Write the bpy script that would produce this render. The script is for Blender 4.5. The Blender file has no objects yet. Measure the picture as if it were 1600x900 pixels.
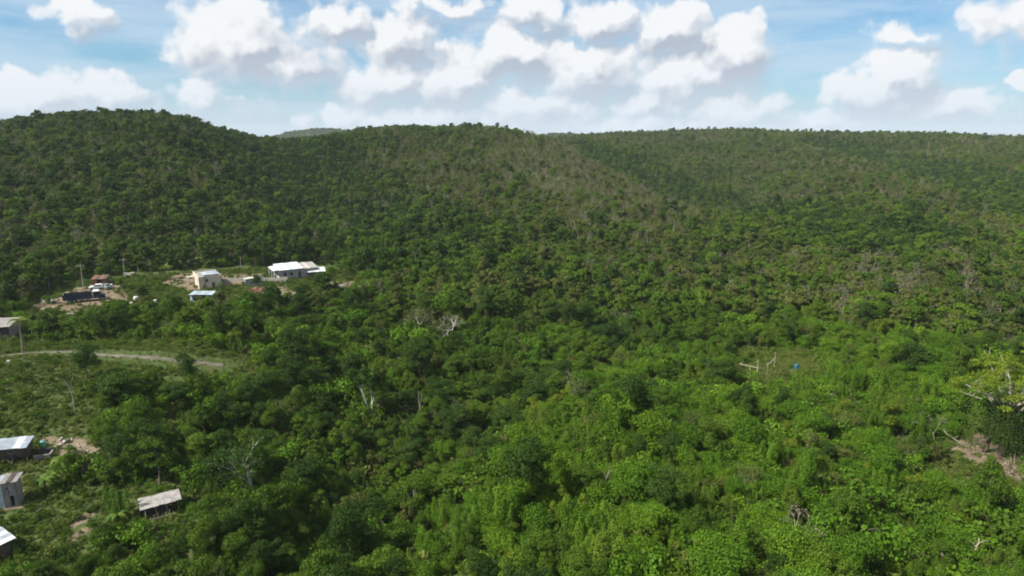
import bpy, bmesh, math, random
import numpy as np
from mathutils import Vector, Matrix

R = math.radians
random.seed(7)
rng = np.random.default_rng(11)
scene = bpy.context.scene
col = scene.collection

# ------------------------------------------------------------------ camera
CAM_Z = 46.0
PITCH = 12.7
FPX = 1067.0                                   # focal length in pixels of a 1600 px wide frame
cam_data = bpy.data.cameras.new('camera')
cam = bpy.data.objects.new('camera', cam_data)
col.objects.link(cam)
cam.location = (0, 0, CAM_Z)
cam.rotation_euler = (R(90 - PITCH), 0, 0)
cam_data.sensor_width = 36.0
cam_data.lens = 36.0 * FPX / 1600.0
cam_data.clip_start = 1.0
cam_data.clip_end = 30000
scene.camera = cam

# ------------------------------------------------------------------ light
SUN_AZ, SUN_EL = -113.0, 47.0                   # degrees, azimuth from the view direction (negative = left)
sun_data = bpy.data.lights.new('sun', 'SUN')
sun_data.energy = 4.6
sun_data.angle = R(0.6)
sun_data.color = (1.0, 0.95, 0.86)
sun = bpy.data.objects.new('sun', sun_data)
col.objects.link(sun)
sv = Vector((math.sin(R(SUN_AZ)) * math.cos(R(SUN_EL)), math.cos(R(SUN_AZ)) * math.cos(R(SUN_EL)), math.sin(R(SUN_EL))))
sun.rotation_euler = (-sv).to_track_quat('-Z', 'Y').to_euler()
sun.location = (-200, -50, 300)

vs = scene.view_settings
vs.view_transform = 'Standard'
vs.look = 'None'
vs.exposure = 0.88
vs.gamma = 1.0
vs.use_curve_mapping = False
scene.cycles.max_bounces = 5
scene.cycles.diffuse_bounces = 2
scene.cycles.glossy_bounces = 2
scene.cycles.transmission_bounces = 3
scene.cycles.transparent_max_bounces = 4
scene.cycles.volume_bounces = 0
scene.cycles.filter_width = 1.9


# direction of a photo pixel (1600 x 900) in the world
def pix_dir(px, py):
    a, b = (px - 800.0) / FPX, -(py - 450.0) / FPX
    c, s = math.cos(R(PITCH)), math.sin(R(PITCH))
    v = Vector((a, c + b * s, -s + b * c))
    return v.normalized()


def pix_azel(px, py):
    d = pix_dir(px, py)
    return math.degrees(math.atan2(d.x, d.y)), math.degrees(math.asin(d.z))


# ------------------------------------------------------------------ world: sky and clouds
world = bpy.data.worlds.new('World')
scene.world = world
world.use_nodes = True
world.cycles.sampling_method = 'MANUAL'
world.cycles.sample_map_resolution = 256
wt = world.node_tree
wt.nodes.clear()


class NT:
    """small helper for building node trees"""

    def __init__(self, tree):
        self.t = tree

    def n(self, kind, **kw):
        nd = self.t.nodes.new(kind)
        for k, v in kw.items():
            setattr(nd, k, v)
        return nd

    def link(self, a, b):
        self.t.links.new(a, b)

    def put(self, sock, v):
        if isinstance(v, bpy.types.NodeSocket):
            self.t.links.new(v, sock)
        else:
            sock.default_value = v

    def math(self, op, a, b=None, c=None, clamp=False):
        nd = self.n('ShaderNodeMath', operation=op, use_clamp=clamp)
        self.put(nd.inputs[0], a)
        if b is not None:
            self.put(nd.inputs[1], b)
        if c is not None:
            self.put(nd.inputs[2], c)
        return nd.outputs[0]

    def vmath(self, op, a, b=None, c=None):
        nd = self.n('ShaderNodeVectorMath', operation=op)
        self.put(nd.inputs[0], a)
        if b is not None:
            self.put(nd.inputs[1], b)
        if c is not None:
            self.put(nd.inputs[2], c)
        return nd.outputs['Value'] if op in ('LENGTH', 'DISTANCE', 'DOT_PRODUCT') else nd.outputs[0]

    def noise(self, vec, scale, detail=3, rough=0.5, out='Fac', dim='3D'):
        nd = self.n('ShaderNodeTexNoise', noise_dimensions=dim)
        if vec is not None:
            self.link(vec, nd.inputs['Vector'])
        nd.inputs['Scale'].default_value = scale
        nd.inputs['Detail'].default_value = detail
        nd.inputs['Roughness'].default_value = rough
        return nd.outputs[out]

    def smooth(self, v, lo, hi):
        nd = self.n('ShaderNodeMapRange', interpolation_type='SMOOTHSTEP')
        self.put(nd.inputs['Value'], v)
        nd.inputs['From Min'].default_value = lo
        nd.inputs['From Max'].default_value = hi
        return nd.outputs[0]

    def mix(self, fac, a, b, blend='MIX'):
        nd = self.n('ShaderNodeMix', data_type='RGBA', blend_type=blend)
        self.put(nd.inputs[0], fac)
        self.put(nd.inputs[6], a)
        self.put(nd.inputs[7], b)
        return nd.outputs[2]


W = NT(wt)
tc = W.n('ShaderNodeTexCoord')
dvec = tc.outputs['Generated']
sky = W.n('ShaderNodeTexSky')
sky.sky_type = 'NISHITA'
sky.sun_disc = False
sky.sun_elevation = R(SUN_EL)
sky.sun_rotation = R(SUN_AZ)
sky.altitude = 100
sky.air_density = 1.0
sky.dust_density = 0.6
sky.ozone_density = 2.0
sep = W.n('ShaderNodeSeparateXYZ')
W.link(dvec, sep.inputs[0])
az = W.math('MULTIPLY', W.math('ARCTAN2', sep.outputs[0], sep.outputs[1]), 180 / math.pi)
el = W.math('MULTIPLY', W.math('ARCSINE', sep.outputs[2]), 180 / math.pi)
# the same kind of clouds goes on all the way round: fold the azimuth every 39 degrees and the height every 13.5 degrees
azf = W.math('SUBTRACT', W.math('PINGPONG', W.math('ADD', az, 39.0), 78.0), 39.0)
elf = W.math('PINGPONG', W.math('MAXIMUM', el, 0.0), 13.5)
comb = W.n('ShaderNodeCombineXYZ')
W.link(azf, comb.inputs[0])
W.link(elf, comb.inputs[1])
p0 = comb.outputs[0]
warp = W.noise(dvec, 20.0, 4, 0.58, 'Color')
warp = W.vmath('SUBTRACT', warp, (0.5, 0.5, 0.5))
p1 = W.vmath('MULTIPLY_ADD', warp, (5.6, 3.4, 0.0), p0)
# cumulus heaps: photo position of the middle, half width and half height in pixels, weight
HEAPS = [
    (375, 60, 92, 68, 1.0), (455, 102, 62, 40, .75), (120, 18, 40, 26, .45), (525, 34, 50, 34, .7), (620, 70, 62, 52, .85), (55, 150, 85, 46, 1.0),
    (175, 140, 40, 30, .55), (600, 128, 85, 40, .75), (705, 128, 72, 46, .85), (690, 6, 90, 16, .45), (830, 18, 66, 28, .7), (795, 85, 80, 46, .9),
    (905, 108, 85, 42, .8), (942, 34, 52, 36, .75), (835, 165, 110, 26, .5), (1047, 44, 62, 48, 1.0), (1142, 76, 66, 54, 1.0), (1085, 118, 95, 38, .75),
    (1010, 160, 60, 26, .6), (1150, 168, 80, 24, .6), (1405, 122, 62, 46, 1.0), (1350, 145, 85, 34, .75), (1465, 165, 110, 28, .7), (1600, 130, 26, 18, .7),
    (1590, 30, 70, 36, .30), (1415, 52, 44, 12, .30), (640, 182, 150, 20, .45), (1000, 190, 170, 16, .45), (1330, 184, 130, 16, .42), (300, 150, 60, 24, .42),
]


def field(p):
    f = None
    for (x, y, rx, ry, w) in HEAPS:
        a0, e0 = pix_azel(x, y)
        a1, _ = pix_azel(x + rx * 1.12, y)
        _, e1 = pix_azel(x, y - ry * 1.0)
        sx, sy = 1.0 / (a1 - a0), 1.0 / (e1 - e0)
        q = W.vmath('MULTIPLY_ADD', p, (sx, sy, 0), (-a0 * sx, -e0 * sy, 0))
        d = W.vmath('LENGTH', q)
        v = W.math('MULTIPLY_ADD', d, -w, w * 1.02)
        f = v if f is None else W.math('SMOOTH_MAX', f, v, 0.22)
    return f


def billow(vec):
    """rounded heads of a cumulus: two sizes of convex bumps, a little noise"""
    out = None
    for sc_, amp in ((.40, .34), (1.1, .12)):
        vo = W.n('ShaderNodeTexVoronoi', feature='SMOOTH_F1', voronoi_dimensions='2D')
        W.link(vec, vo.inputs['Vector'])
        vo.inputs['Scale'].default_value = sc_
        vo.inputs['Smoothness'].default_value = .35
        v = W.math('MULTIPLY', W.math('SUBTRACT', .48, vo.outputs['Distance']), amp * 1.6)
        out = v if out is None else W.math('ADD', out, v)
    return out


dw = W.vmath('MULTIPLY_ADD', warp, (1.8, 1.8, 0), p0)
f0 = W.math('ADD', billow(dw), field(p1))
p2 = W.vmath('ADD', p1, (-1.0, 1.15, 0.0))
f1 = W.math('ADD', billow(W.vmath('ADD', dw, (-.30, .4, 0))), field(p2))
# a part whose sunward side is thicker lies in the cloud's own shade
slope = W.math('SUBTRACT', f1, f0)
sh = W.math('ADD', W.math('MULTIPLY', slope, 1.15), W.math('MULTIPLY', f1, .30))
shade = W.math('MULTIPLY_ADD', sh, 1.35, .34, clamp=True)
crisp = W.smooth(f0, -0.08, 0.24)
soft = W.smooth(f0, -0.42, 0.50)
sel = W.smooth(sh, -0.15, 0.30)
alpha = W.math('ADD', W.math('MULTIPLY', crisp, W.math('SUBTRACT', 1.0, sel)), W.math('MULTIPLY', soft, sel))
cl_col = W.mix(shade, (0.78, 0.79, 0.80, 1), (0.385, 0.425, 0.50, 1))
cl_col = W.mix(W.math('MULTIPLY', W.smooth(el, 6.5, 0.5), .55), cl_col, (0.55, 0.645, 0.73, 1))
# thin high veil, streaked along the horizon
mp = W.n('ShaderNodeMapping')
W.link(p0, mp.inputs['Vector'])
mp.inputs['Scale'].default_value = (0.045, 0.22, 1)
mp.inputs['Rotation'].default_value = (0, 0, R(-7))
veil = W.noise(mp.outputs[0], 1.6, 5, 0.55)
veil = W.smooth(veil, 0.30, 0.60)
lowhaze = W.smooth(el, 7.0, -1.0)
halo = W.math('MULTIPLY', W.smooth(W.math('ADD', f0, W.math('MULTIPLY', veil, .25)), -0.60, 0.40), 0.50)
veil_a = W.math('MAXIMUM', W.math('MAXIMUM', halo, W.math('MULTIPLY', veil, 0.66)), W.math('MULTIPLY', lowhaze, 0.70))
bg_sky = W.n('ShaderNodeBackground')
tint = W.mix(1.0, sky.outputs[0], (0.56, 0.96, 1.19, 1), 'MULTIPLY')
W.link(tint, bg_sky.inputs[0])
bg_sky.inputs[1].default_value = 0.056
bg_veil = W.n('ShaderNodeBackground')
bg_veil.inputs[0].default_value = (0.50, 0.615, 0.725, 1)
bg_veil.inputs[1].default_value = 0.66
bg_cl = W.n('ShaderNodeBackground')
W.link(cl_col, bg_cl.inputs[0])
bg_cl.inputs[1].default_value = 0.66
m1 = W.n('ShaderNodeMixShader')
W.link(veil_a, m1.inputs[0])
W.link(bg_sky.outputs[0], m1.inputs[1])
W.link(bg_veil.outputs[0], m1.inputs[2])
m2 = W.n('ShaderNodeMixShader')
W.link(W.math('MULTIPLY', alpha, 0.96), m2.inputs[0])
W.link(m1.outputs[0], m2.inputs[1])
W.link(bg_cl.outputs[0], m2.inputs[2])
wo = W.n('ShaderNodeOutputWorld')
W.link(m2.outputs[0], wo.inputs[0])

# ------------------------------------------------------------------ terrain height
AZS = np.array([-180, -80, -50, -36, -27, -18, -10, 3, 15, 27, 36, 50, 80, 180], float)
DS = np.array([10, 30, 65, 90, 130, 200, 260, 340, 440, 560, 720, 950, 1300, 2000, 5000], float)
_T = {
    -50: (3, 2, 1, 1, 1, 2, 6, 18, 33, 38, 36, 30, 22, 15, 5),
    -36: (2, 1, 0, 0, 1, 3, 7, 20, 38, 46, 36, 26, 18, 12, 5),
    -27: (2, 1, 0, 0, 1, 3, 7, 25, 46, 53, 38, 26, 18, 12, 5),
    -18: (2, 0, -1, -1, 0, 3, 6, 15, 27, 36, 34, 24, 18, 12, 5),
    -10: (2, 0, -2, -2, -2, 2, 6, 15, 29, 46, 48, 28, 18, 12, 5),
    3: (3, 2, 1, 0, -3, 0, 5, 12, 21, 31, 32, 35, 22, 14, 5),
    15: (4, 5, 4, 3, 0, -1, 0, 1, -2, 4, 21, 42, 29, 18, 5),
    27: (4, 5, 5, 4, 3, 1, 2, 4, 6, 11, 25, 41, 31, 18, 5),
    36: (4, 4, 4, 4, 3, 2, 3, 6, 11, 18, 28, 39, 32, 18, 5),
}
TAB = np.array([_T[-50], _T[-50], _T[-50], _T[-36], _T[-27], _T[-18], _T[-10], _T[3], _T[15], _T[27], _T[36], _T[36], _T[36], _T[-50]], float)


def _hash(i, j, seed):
    h = np.sin(i * 127.1 + j * 311.7 + seed * 74.7) * 43758.5453
    return h - np.floor(h)


def vnoise(x, y, seed=0):
    xi, yi = np.floor(x), np.floor(y)
    fx, fy = x - xi, y - yi
    fx = fx * fx * (3 - 2 * fx)
    fy = fy * fy * (3 - 2 * fy)
    a = _hash(xi, yi, seed)
    b = _hash(xi + 1, yi, seed)
    c = _hash(xi, yi + 1, seed)
    d = _hash(xi + 1, yi + 1, seed)
    return (a * (1 - fx) + b * fx) * (1 - fy) + (c * (1 - fx) + d * fx) * fy


def fbm(x, y, seed=0, octs=3):
    v, amp, tot = 0, 1.0, 0
    for o in range(octs):
        v = v + amp * vnoise(x * 2 ** o, y * 2 ** o, seed + o * 13)
        tot += amp
        amp *= 0.5
    return v / tot - 0.5


def _cr(t):
    t2, t3 = t * t, t * t * t
    return (-0.5 * t3 + t2 - 0.5 * t, 1.5 * t3 - 2.5 * t2 + 1, -1.5 * t3 + 2 * t2 + 0.5 * t, 0.5 * t3 - 0.5 * t2)


def pol(azd, d):
    return (d * math.sin(R(azd)), d * math.cos(R(azd)))


def seg_bump(x, y, pts, width):
    """soft ridge along a polyline of (x, y, height)"""
    best = np.zeros_like(x)
    for (ax, ay, ah), (bx, by, bh) in zip(pts[:-1], pts[1:]):
        dx, dy = bx - ax, by - ay
        t = np.clip(((x - ax) * dx + (y - ay) * dy) / (dx * dx + dy * dy), 0, 1)
        dist2 = (x - ax - t * dx) ** 2 + (y - ay - t * dy) ** 2
        h = (ah + t * (bh - ah)) * np.exp(-dist2 / (2 * width * width))
        best = np.where(np.abs(h) > np.abs(best), h, best)
    return best


SPUR = [pol(-3, 640) + (4,), pol(3, 560) + (6,), pol(8, 465) + (11,), pol(13, 365) + (8,), pol(17, 300) + (3,)]
GULLY = [pol(4, 690) + (-8,), pol(9, 570) + (-15,), pol(13.5, 465) + (-10,), pol(18.5, 385) + (-4,), pol(24, 310) + (0,)]
SPUR2 = [pol(20, 820) + (8,), pol(25, 620) + (8,), pol(29, 480) + (6,), pol(32, 390) + (0,)]
GULLY2 = [pol(25, 820) + (-10,), pol(31, 640) + (-13,), pol(36, 500) + (-9,), pol(40, 400) + (-2,)]
GULLY3 = [pol(-18, 520) + (-4,), pol(-16, 420) + (-13,), pol(-13, 330) + (-11,), pol(-9, 250) + (-3,)]
FAR_HILLS = [pol(-14.8, 2600) + (190, 260, 48), pol(4.5, 1900) + (160, 200, 24), pol(29, 1700) + (130, 160, 16)]
HAZE = 0.00007
CREEK = [pol(9, 150) + (-3,), pol(3, 125) + (-5,), pol(-6, 98) + (-5.5,), pol(-15, 76) + (-5,), pol(-26, 62) + (-4,)]
BANK = [pol(12, 138) + (2,), pol(7, 115) + (3.5,), pol(-2, 90) + (3.5,), pol(-10, 72) + (3,)]
SLOPE = [pol(-46, 150) + (5,), pol(-38, 142) + (5.5,), pol(-30, 142) + (4.5,), pol(-22, 138) + (1,)]


def height(x, y):
    x = np.asarray(x, float)
    y = np.asarray(y, float)
    d = np.sqrt(x * x + y * y) + 1e-6
    a = np.degrees(np.arctan2(x, y))
    fi = np.interp(a, AZS, np.arange(len(AZS)))
    fj = np.interp(np.log(np.clip(d, 10, 5000)), np.log(DS), np.arange(len(DS)))
    i0 = np.clip(np.floor(fi).astype(int), 0, len(AZS) - 2)
    j0 = np.clip(np.floor(fj).astype(int), 0, len(DS) - 2)
    wi, wj = _cr(fi - i0), _cr(fj - j0)
    z = 0
    for k in range(4):
        ik = np.clip(i0 + k - 1, 0, len(AZS) - 1)
        for m in range(4):
            jm = np.clip(j0 + m - 1, 0, len(DS) - 1)
            z = z + wi[k] * wj[m] * TAB[ik, jm]
    far = np.clip((d - 220) / 250, 0, 1)
    z = z + fbm(x / 150, y / 150, 3, 3) * 14 * far + fbm(x / 45, y / 45, 9, 2) * (1.2 + 2.5 * far)
    z = z + seg_bump(x, y, SPUR, 27) + seg_bump(x, y, GULLY, 30) + seg_bump(x, y, SPUR2, 36) + seg_bump(x, y, GULLY2, 34) + seg_bump(x, y, GULLY3, 30)
    z = z + seg_bump(x, y, CREEK, 8) + seg_bump(x, y, BANK, 9) + seg_bump(x, y, SLOPE, 16)
    for (ax, ay, w, d_, hh) in FAR_HILLS:
        z = z + hh * np.exp(-((x - ax) / w) ** 2 - ((y - ay) / d_) ** 2)
    return z


def hz(x, y):
    return float(height(np.array([x]), np.array([y]))[0])


def ground_at(px, py):
    """world point where the sight line of a photo pixel meets the ground"""
    d = pix_dir(px, py)
    t = np.concatenate([np.arange(40, 400, 0.5), np.arange(400, 1600, 4)])
    X, Y, Z = d.x * t, d.y * t, CAM_Z + d.z * t
    below = Z < height(X, Y)
    k = int(np.argmax(below)) if below.any() else len(t) - 1
    x, y = float(X[k]), float(Y[k])
    return Vector((x, y, hz(x, y)))


# ------------------------------------------------------------------ materials
MATS = {}


def new_mat(name):
    m = bpy.data.materials.new(name)
    m.use_nodes = True
    MATS[name] = m
    t = NT(m.node_tree)
    return m, t, m.node_tree.nodes['Principled BSDF']


def plain(name, rgb, rough=0.8, var=0.25, scale=2.0, metal=0.0, dirt=None):
    """matte surface with uneven colour and some grime"""
    m, t, b = new_mat(name)
    tc = t.n('ShaderNodeTexCoord')
    n1 = t.noise(tc.outputs['Object'], scale, 5, 0.6)
    f = t.smooth(n1, 0.3, 0.75)
    lo = tuple(c * (1 - var) for c in rgb) + (1,)
    hi = tuple(min(1, c * (1 + var * 0.6)) for c in rgb) + (1,)
    c = t.mix(f, lo, hi)
    if dirt:
        n2 = t.noise(tc.outputs['Object'], scale * 0.6, 6, 0.7)
        c = t.mix(t.math('MULTIPLY', t.smooth(n2, 0.5, 0.75), 0.75), c, tuple(dirt) + (1,))
    t.link(c, b.inputs['Base Color'])
    b.inputs['Roughness'].default_value = rough
    b.inputs['Metallic'].default_value = metal
    b.inputs['Specular IOR Level'].default_value = 0.3
    return m


def leaf_mat(name, dark, mid, light, transl=0.22, nscale=0.02):
    """foliage: every tree takes its own tone (its place and a random number), every leaf a little more"""
    m, t, b = new_mat(name)
    oi = t.n('ShaderNodeObjectInfo')
    geo = t.n('ShaderNodeNewGeometry')
    nz = t.noise(oi.outputs['Location'], nscale, 3, 0.6)
    f = t.math('ADD', t.math('MULTIPLY', oi.outputs['Random'], 0.42), t.math('MULTIPLY', t.math('SUBTRACT', nz, 0.18), 0.9))
    f = t.math('ADD', f, t.math('MULTIPLY', t.math('SUBTRACT', geo.outputs['Random Per Island'], 0.5), 0.35), clamp=True)
    ramp = t.n('ShaderNodeValToRGB')
    cr = ramp.color_ramp
    cr.elements[0].position = 0.1
    cr.elements[0].color = tuple(dark) + (1,)
    cr.elements[1].position = 0.95
    cr.elements[1].color = tuple(light) + (1,)
    e = cr.elements.new(0.52)
    e.color = tuple(mid) + (1,)
    t.link(f, ramp.inputs[0])
    t.link(ramp.outputs[0], b.inputs['Base Color'])
    b.inputs['Roughness'].default_value = 0.55
    b.inputs['Specular IOR Level'].default_value = 0.1
    tr = t.n('ShaderNodeBsdfTranslucent')
    t.link(t.mix(1.0, ramp.outputs[0], (1.0, 1.15, 0.5, 1), 'MULTIPLY'), tr.inputs[0])
    mx = t.n('ShaderNodeMixShader')
    mx.inputs[0].default_value = transl
    t.link(b.outputs[0], mx.inputs[1])
    t.link(tr.outputs[0], mx.inputs[2])
    out = m.node_tree.nodes['Material Output']
    t.link(mx.outputs[0], out.inputs[0])
    return m


leaf_mat('leaf_green', (.032, .064, .006), (.066, .122, .010), (.118, .178, .015))
leaf_mat('leaf_lush', (.042, .094, .006), (.076, .158, .009), (.132, .214, .013))
leaf_mat('leaf_olive', (.056, .074, .014), (.092, .114, .023), (.142, .160, .040))
leaf_mat('leaf_vine', (.060, .105, .009), (.098, .155, .012), (.155, .200, .017))
leaf_mat('leaf_dry', (.095, .085, .052), (.140, .122, .078), (.195, .172, .115), 0.15)
leaf_mat('leaf_yellow', (.085, .130, .012), (.130, .170, .014), (.190, .210, .020))
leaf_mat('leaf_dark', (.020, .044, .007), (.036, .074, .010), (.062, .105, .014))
leaf_mat('grass_blade', (.075, .105, .018), (.120, .155, .028), (.175, .195, .050), 0.2)
plain('bark_grey', (.20, .175, .14), 0.9, 0.35, 1.5)
plain('bark_brown', (.095, .075, .055), 0.9, 0.35, 1.5)
plain('bark_white', (.50, .47, .41), 0.85, 0.3, 1.2)
plain('bark_pale', (.29, .26, .205), 0.9, 0.3, 1.5)


def ground_material():
    m, t, b = new_mat('ground')
    tc = t.n('ShaderNodeTexCoord')
    at = t.n('ShaderNodeAttribute')
    at.attribute_name = 'soil'
    n1 = t.noise(tc.outputs['Object'], 0.9, 6, 0.65)
    n2 = t.noise(tc.outputs['Object'], 0.12, 4, 0.6)
    grass = t.mix(t.smooth(n1, 0.3, 0.7), (.030, .050, .012, 1), (.080, .108, .026, 1))
    grass = t.mix(t.math('MULTIPLY', t.smooth(n2, 0.5, 0.72), 0.5), grass, (.09, .08, .04, 1))
    n3 = t.noise(tc.outputs['Object'], 0.5, 6, 0.7)
    n4 = t.noise(tc.outputs['Object'], 0.28, 5, 0.7)
    soil = t.mix(t.smooth(n3, 0.3, 0.7), (.095, .068, .043, 1), (.225, .178, .122, 1))
    sf = t.smooth(t.math('ADD', at.outputs['Fac'], t.math('MULTIPLY', t.math('ADD', t.math('MULTIPLY', t.math('SUBTRACT', n1, 0.5), 1.3), t.math('MULTIPLY', t.math('SUBTRACT', n4, 0.5), 1.0)), 1.0)), 0.30, 0.75)
    t.link(t.mix(sf, grass, soil), b.inputs['Base Color'])
    b.inputs['Roughness'].default_value = 0.95
    b.inputs['Specular IOR Level'].default_value = 0.15
    bp = t.n('ShaderNodeBump')
    bp.inputs['Strength'].default_value = 0.6
    bp.inputs['Distance'].default_value = 0.25
    t.link(n1, bp.inputs['Height'])
    t.link(bp.outputs[0], b.inputs['Normal'])
    return m


ground_material()

# ------------------------------------------------------------------ mesh helpers


class MB:
    """collects shapes and links them as one mesh object"""

    def __init__(self):
        self.v, self.f, self.m = [], [], []

    def add(self, verts, faces, mat=0):
        o = len(self.v)
        self.v += [tuple(p) for p in verts]
        self.f += [tuple(i + o for i in f) for f in faces]
        self.m += [mat] * len(faces)
        return self

    def box(self, x0, x1, y0, y1, z0, z1, mat=0):
        return self.add([(x0, y0, z0), (x1, y0, z0), (x1, y1, z0), (x0, y1, z0), (x0, y0, z1), (x1, y0, z1), (x1, y1, z1), (x0, y1, z1)],
                        [(0, 3, 2, 1), (4, 5, 6, 7), (0, 1, 5, 4), (1, 2, 6, 5), (2, 3, 7, 6), (3, 0, 4, 7)], mat)

    def hexa(self, low, high, mat=0):
        """four low corners and four high corners, both counter-clockwise"""
        return self.add(list(low) + list(high), [(0, 3, 2, 1), (4, 5, 6, 7), (0, 1, 5, 4), (1, 2, 6, 5), (2, 3, 7, 6), (3, 0, 4, 7)], mat)

    def tube(self, pts, rad, n=6, mat=0, cap=True):
        pts = [Vector(p) for p in pts]
        rings = []
        ref = Vector((0.31, 0.77, 0.2))
        vs = []
        for i, p in enumerate(pts):
            d = (pts[min(i + 1, len(pts) - 1)] - pts[max(i - 1, 0)])
            d = d.normalized() if d.length > 1e-9 else Vector((0, 0, 1))
            u = d.cross(ref)
            if u.length < 1e-3:
                u = d.cross(Vector((1, 0, 0)))
            u.normalize()
            w = d.cross(u)
            for k in range(n):
                a = 2 * math.pi * k / n
                vs.append(p + (u * math.cos(a) + w * math.sin(a)) * rad[i])
        fs = []
        for i in range(len(pts) - 1):
            for k in range(n):
                k2 = (k + 1) % n
                fs.append((i * n + k, i * n + k2, (i + 1) * n + k2, (i + 1) * n + k))
        if cap:
            fs.append(tuple(range(n - 1, -1, -1)))
            fs.append(tuple((len(pts) - 1) * n + k for k in range(n)))
        return self.add(vs, fs, mat)

    def arr(self, verts, quads, mat=0):
        o = len(self.v)
        self.v += verts.tolist()
        self.f += (quads + o).tolist()
        self.m += [mat] * len(quads)
        return self

    def mesh(self, name, mats, smooth=False):
        me = bpy.data.meshes.new(name)
        me.from_pydata(self.v, [], self.f)
        for mt in mats:
            me.materials.append(MATS[mt] if isinstance(mt, str) else mt)
        if len(mats) > 1:
            me.polygons.foreach_set('material_index', np.array(self.m, dtype=np.int32))
        if smooth:
            me.polygons.foreach_set('use_smooth', np.ones(len(self.f), dtype=bool))
        me.update()
        return me

    def build(self, name, mat, parent=None, smooth=False):
        mats = [mat] if isinstance(mat, str) else list(mat)
        o = bpy.data.objects.new(name, self.mesh(name, mats, smooth))
        col.objects.link(o)
        if parent:
            o.parent = parent
        return o


def tag(o, label=None, cat=None, group=None, kind=None):
    if label:
        o['label'] = label
    if cat:
        o['category'] = cat
    if group:
        o['group'] = group
    if kind:
        o['kind'] = kind
    return o


def empty(name, loc, rz=0.0, label=None, cat=None, group=None):
    o = bpy.data.objects.new(name, None)
    col.objects.link(o)
    o.empty_display_size = 0.3
    o.location = loc
    o.rotation_euler = (0, 0, rz)
    return tag(o, label, cat, group)


# ------------------------------------------------------------------ ground sheet
# bare earth and clearings: polygons given by photo pixels, laid down on the ground
def poly_world(pts):
    return np.array([ground_at(*p)[:2] for p in pts])


def in_poly(x, y, P):
    inside = np.zeros(x.shape, bool)
    n = len(P)
    for i in range(n):
        x0, y0 = P[i]
        x1, y1 = P[(i + 1) % n]
        c = ((y0 > y) != (y1 > y)) & (x < (x1 - x0) * (y - y0) / (y1 - y0 + 1e-12) + x0)
        inside ^= c
    return inside


SOIL = [poly_world(p) for p in (
    [(45, 484), (65, 470), (110, 452), (150, 443), (190, 446), (203, 468), (175, 480), (120, 488)],
    [(258, 434), (290, 427), (340, 427), (410, 428), (412, 438), (360, 448), (300, 455), (255, 444)],
    [(395, 448), (440, 448), (475, 460), (470, 468), (405, 462)],
    [(510, 440), (560, 440), (565, 450), (515, 452)],
    [(60, 685), (150, 682), (160, 712), (90, 716)],
    [(116, 805), (138, 798), (142, 830), (108, 850)],
    [(1485, 690), (1530, 680), (1600, 690), (1600, 752), (1560, 745), (1500, 715)],
    [(1440, 740), (1470, 735), (1475, 780), (1445, 775)],
    [(0, 745), (35, 745), (40, 800), (0, 805)],
)]
# open ground: no trees at all (only low growth)
OPEN = [poly_world(p) for p in (
    [(20, 500), (45, 465), (110, 440), (230, 425), (420, 415), (520, 415), (575, 440), (570, 462), (500, 470), (440, 485), (330, 488), (230, 498), (120, 508), (60, 512)],
    [(-60, 520), (30, 515), (60, 535), (400, 560), (420, 585), (330, 592), (170, 590), (165, 660), (90, 690), (-60, 690)],
    [(-80, 680), (95, 676), (165, 682), (165, 735), (120, 745), (100, 790), (160, 770), (190, 760), (290, 765), (300, 830), (180, 850), (140, 890), (60, 905), (-80, 910)],
    [(1145, 545), (1290, 545), (1290, 605), (1220, 620), (1145, 605)],
    [(1430, 730), (1475, 725), (1480, 690), (1500, 650), (1620, 690), (1620, 775), (1530, 765), (1480, 795), (1440, 790)],
    [(1360, 680), (1440, 690), (1430, 725), (1370, 715)],
)]


def soil_mask(x, y):
    s = np.zeros(x.shape)
    for P in SOIL:
        s = np.maximum(s, in_poly(x, y, P).astype(float))
    return s


def grade(lo, hi, fine_lo, fine_hi, step, grow, cap):
    mid = list(np.arange(fine_lo, fine_hi + 1e-6, step))
    s, v = step, fine_hi
    up = []
    while v < hi:
        s = min(s * grow, cap if v < 2200 else 4000)
        v += s
        up.append(v)
    s, v = step, fine_lo
    dn = []
    while v > lo:
        s = min(s * grow, cap if v > -2200 else 4000)
        v -= s
        dn.append(v)
    return np.array(dn[::-1] + mid + up)


gx = grade(-9000, 9000, -150, 150, 1.6, 1.06, 12)
gy = grade(-1500, 12000, 50, 260, 1.6, 1.05, 12)
GX, GY = np.meshgrid(gx, gy)
GZ = height(GX, GY)
nx, ny = len(gx), len(gy)
vv = np.stack([GX.ravel(), GY.ravel(), GZ.ravel()], 1)
ii = np.arange(nx * ny).reshape(ny, nx)
qq = np.stack([ii[:-1, :-1], ii[:-1, 1:], ii[1:, 1:], ii[1:, :-1]], -1).reshape(-1, 4)
gm = bpy.data.meshes.new('ground')
gm.vertices.add(len(vv))
gm.vertices.foreach_set('co', vv.ravel())
gm.loops.add(len(qq) * 4)
gm.loops.foreach_set('vertex_index', qq.ravel())
gm.polygons.add(len(qq))
gm.polygons.foreach_set('loop_start', np.arange(len(qq)) * 4)
gm.polygons.foreach_set('use_smooth', np.ones(len(qq), bool))
gm.update()
gm.validate()
sa = gm.attributes.new('soil', 'FLOAT', 'POINT')
sa.data.foreach_set('value', soil_mask(GX.ravel(), GY.ravel()).astype(np.float32))
gm.materials.append(MATS['ground'])
ground = bpy.data.objects.new('ground', gm)
col.objects.link(ground)
tag(ground, 'rolling green valley floor rising to wooded hills', 'ground', kind='structure')

# ------------------------------------------------------------------ plants: shapes


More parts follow.
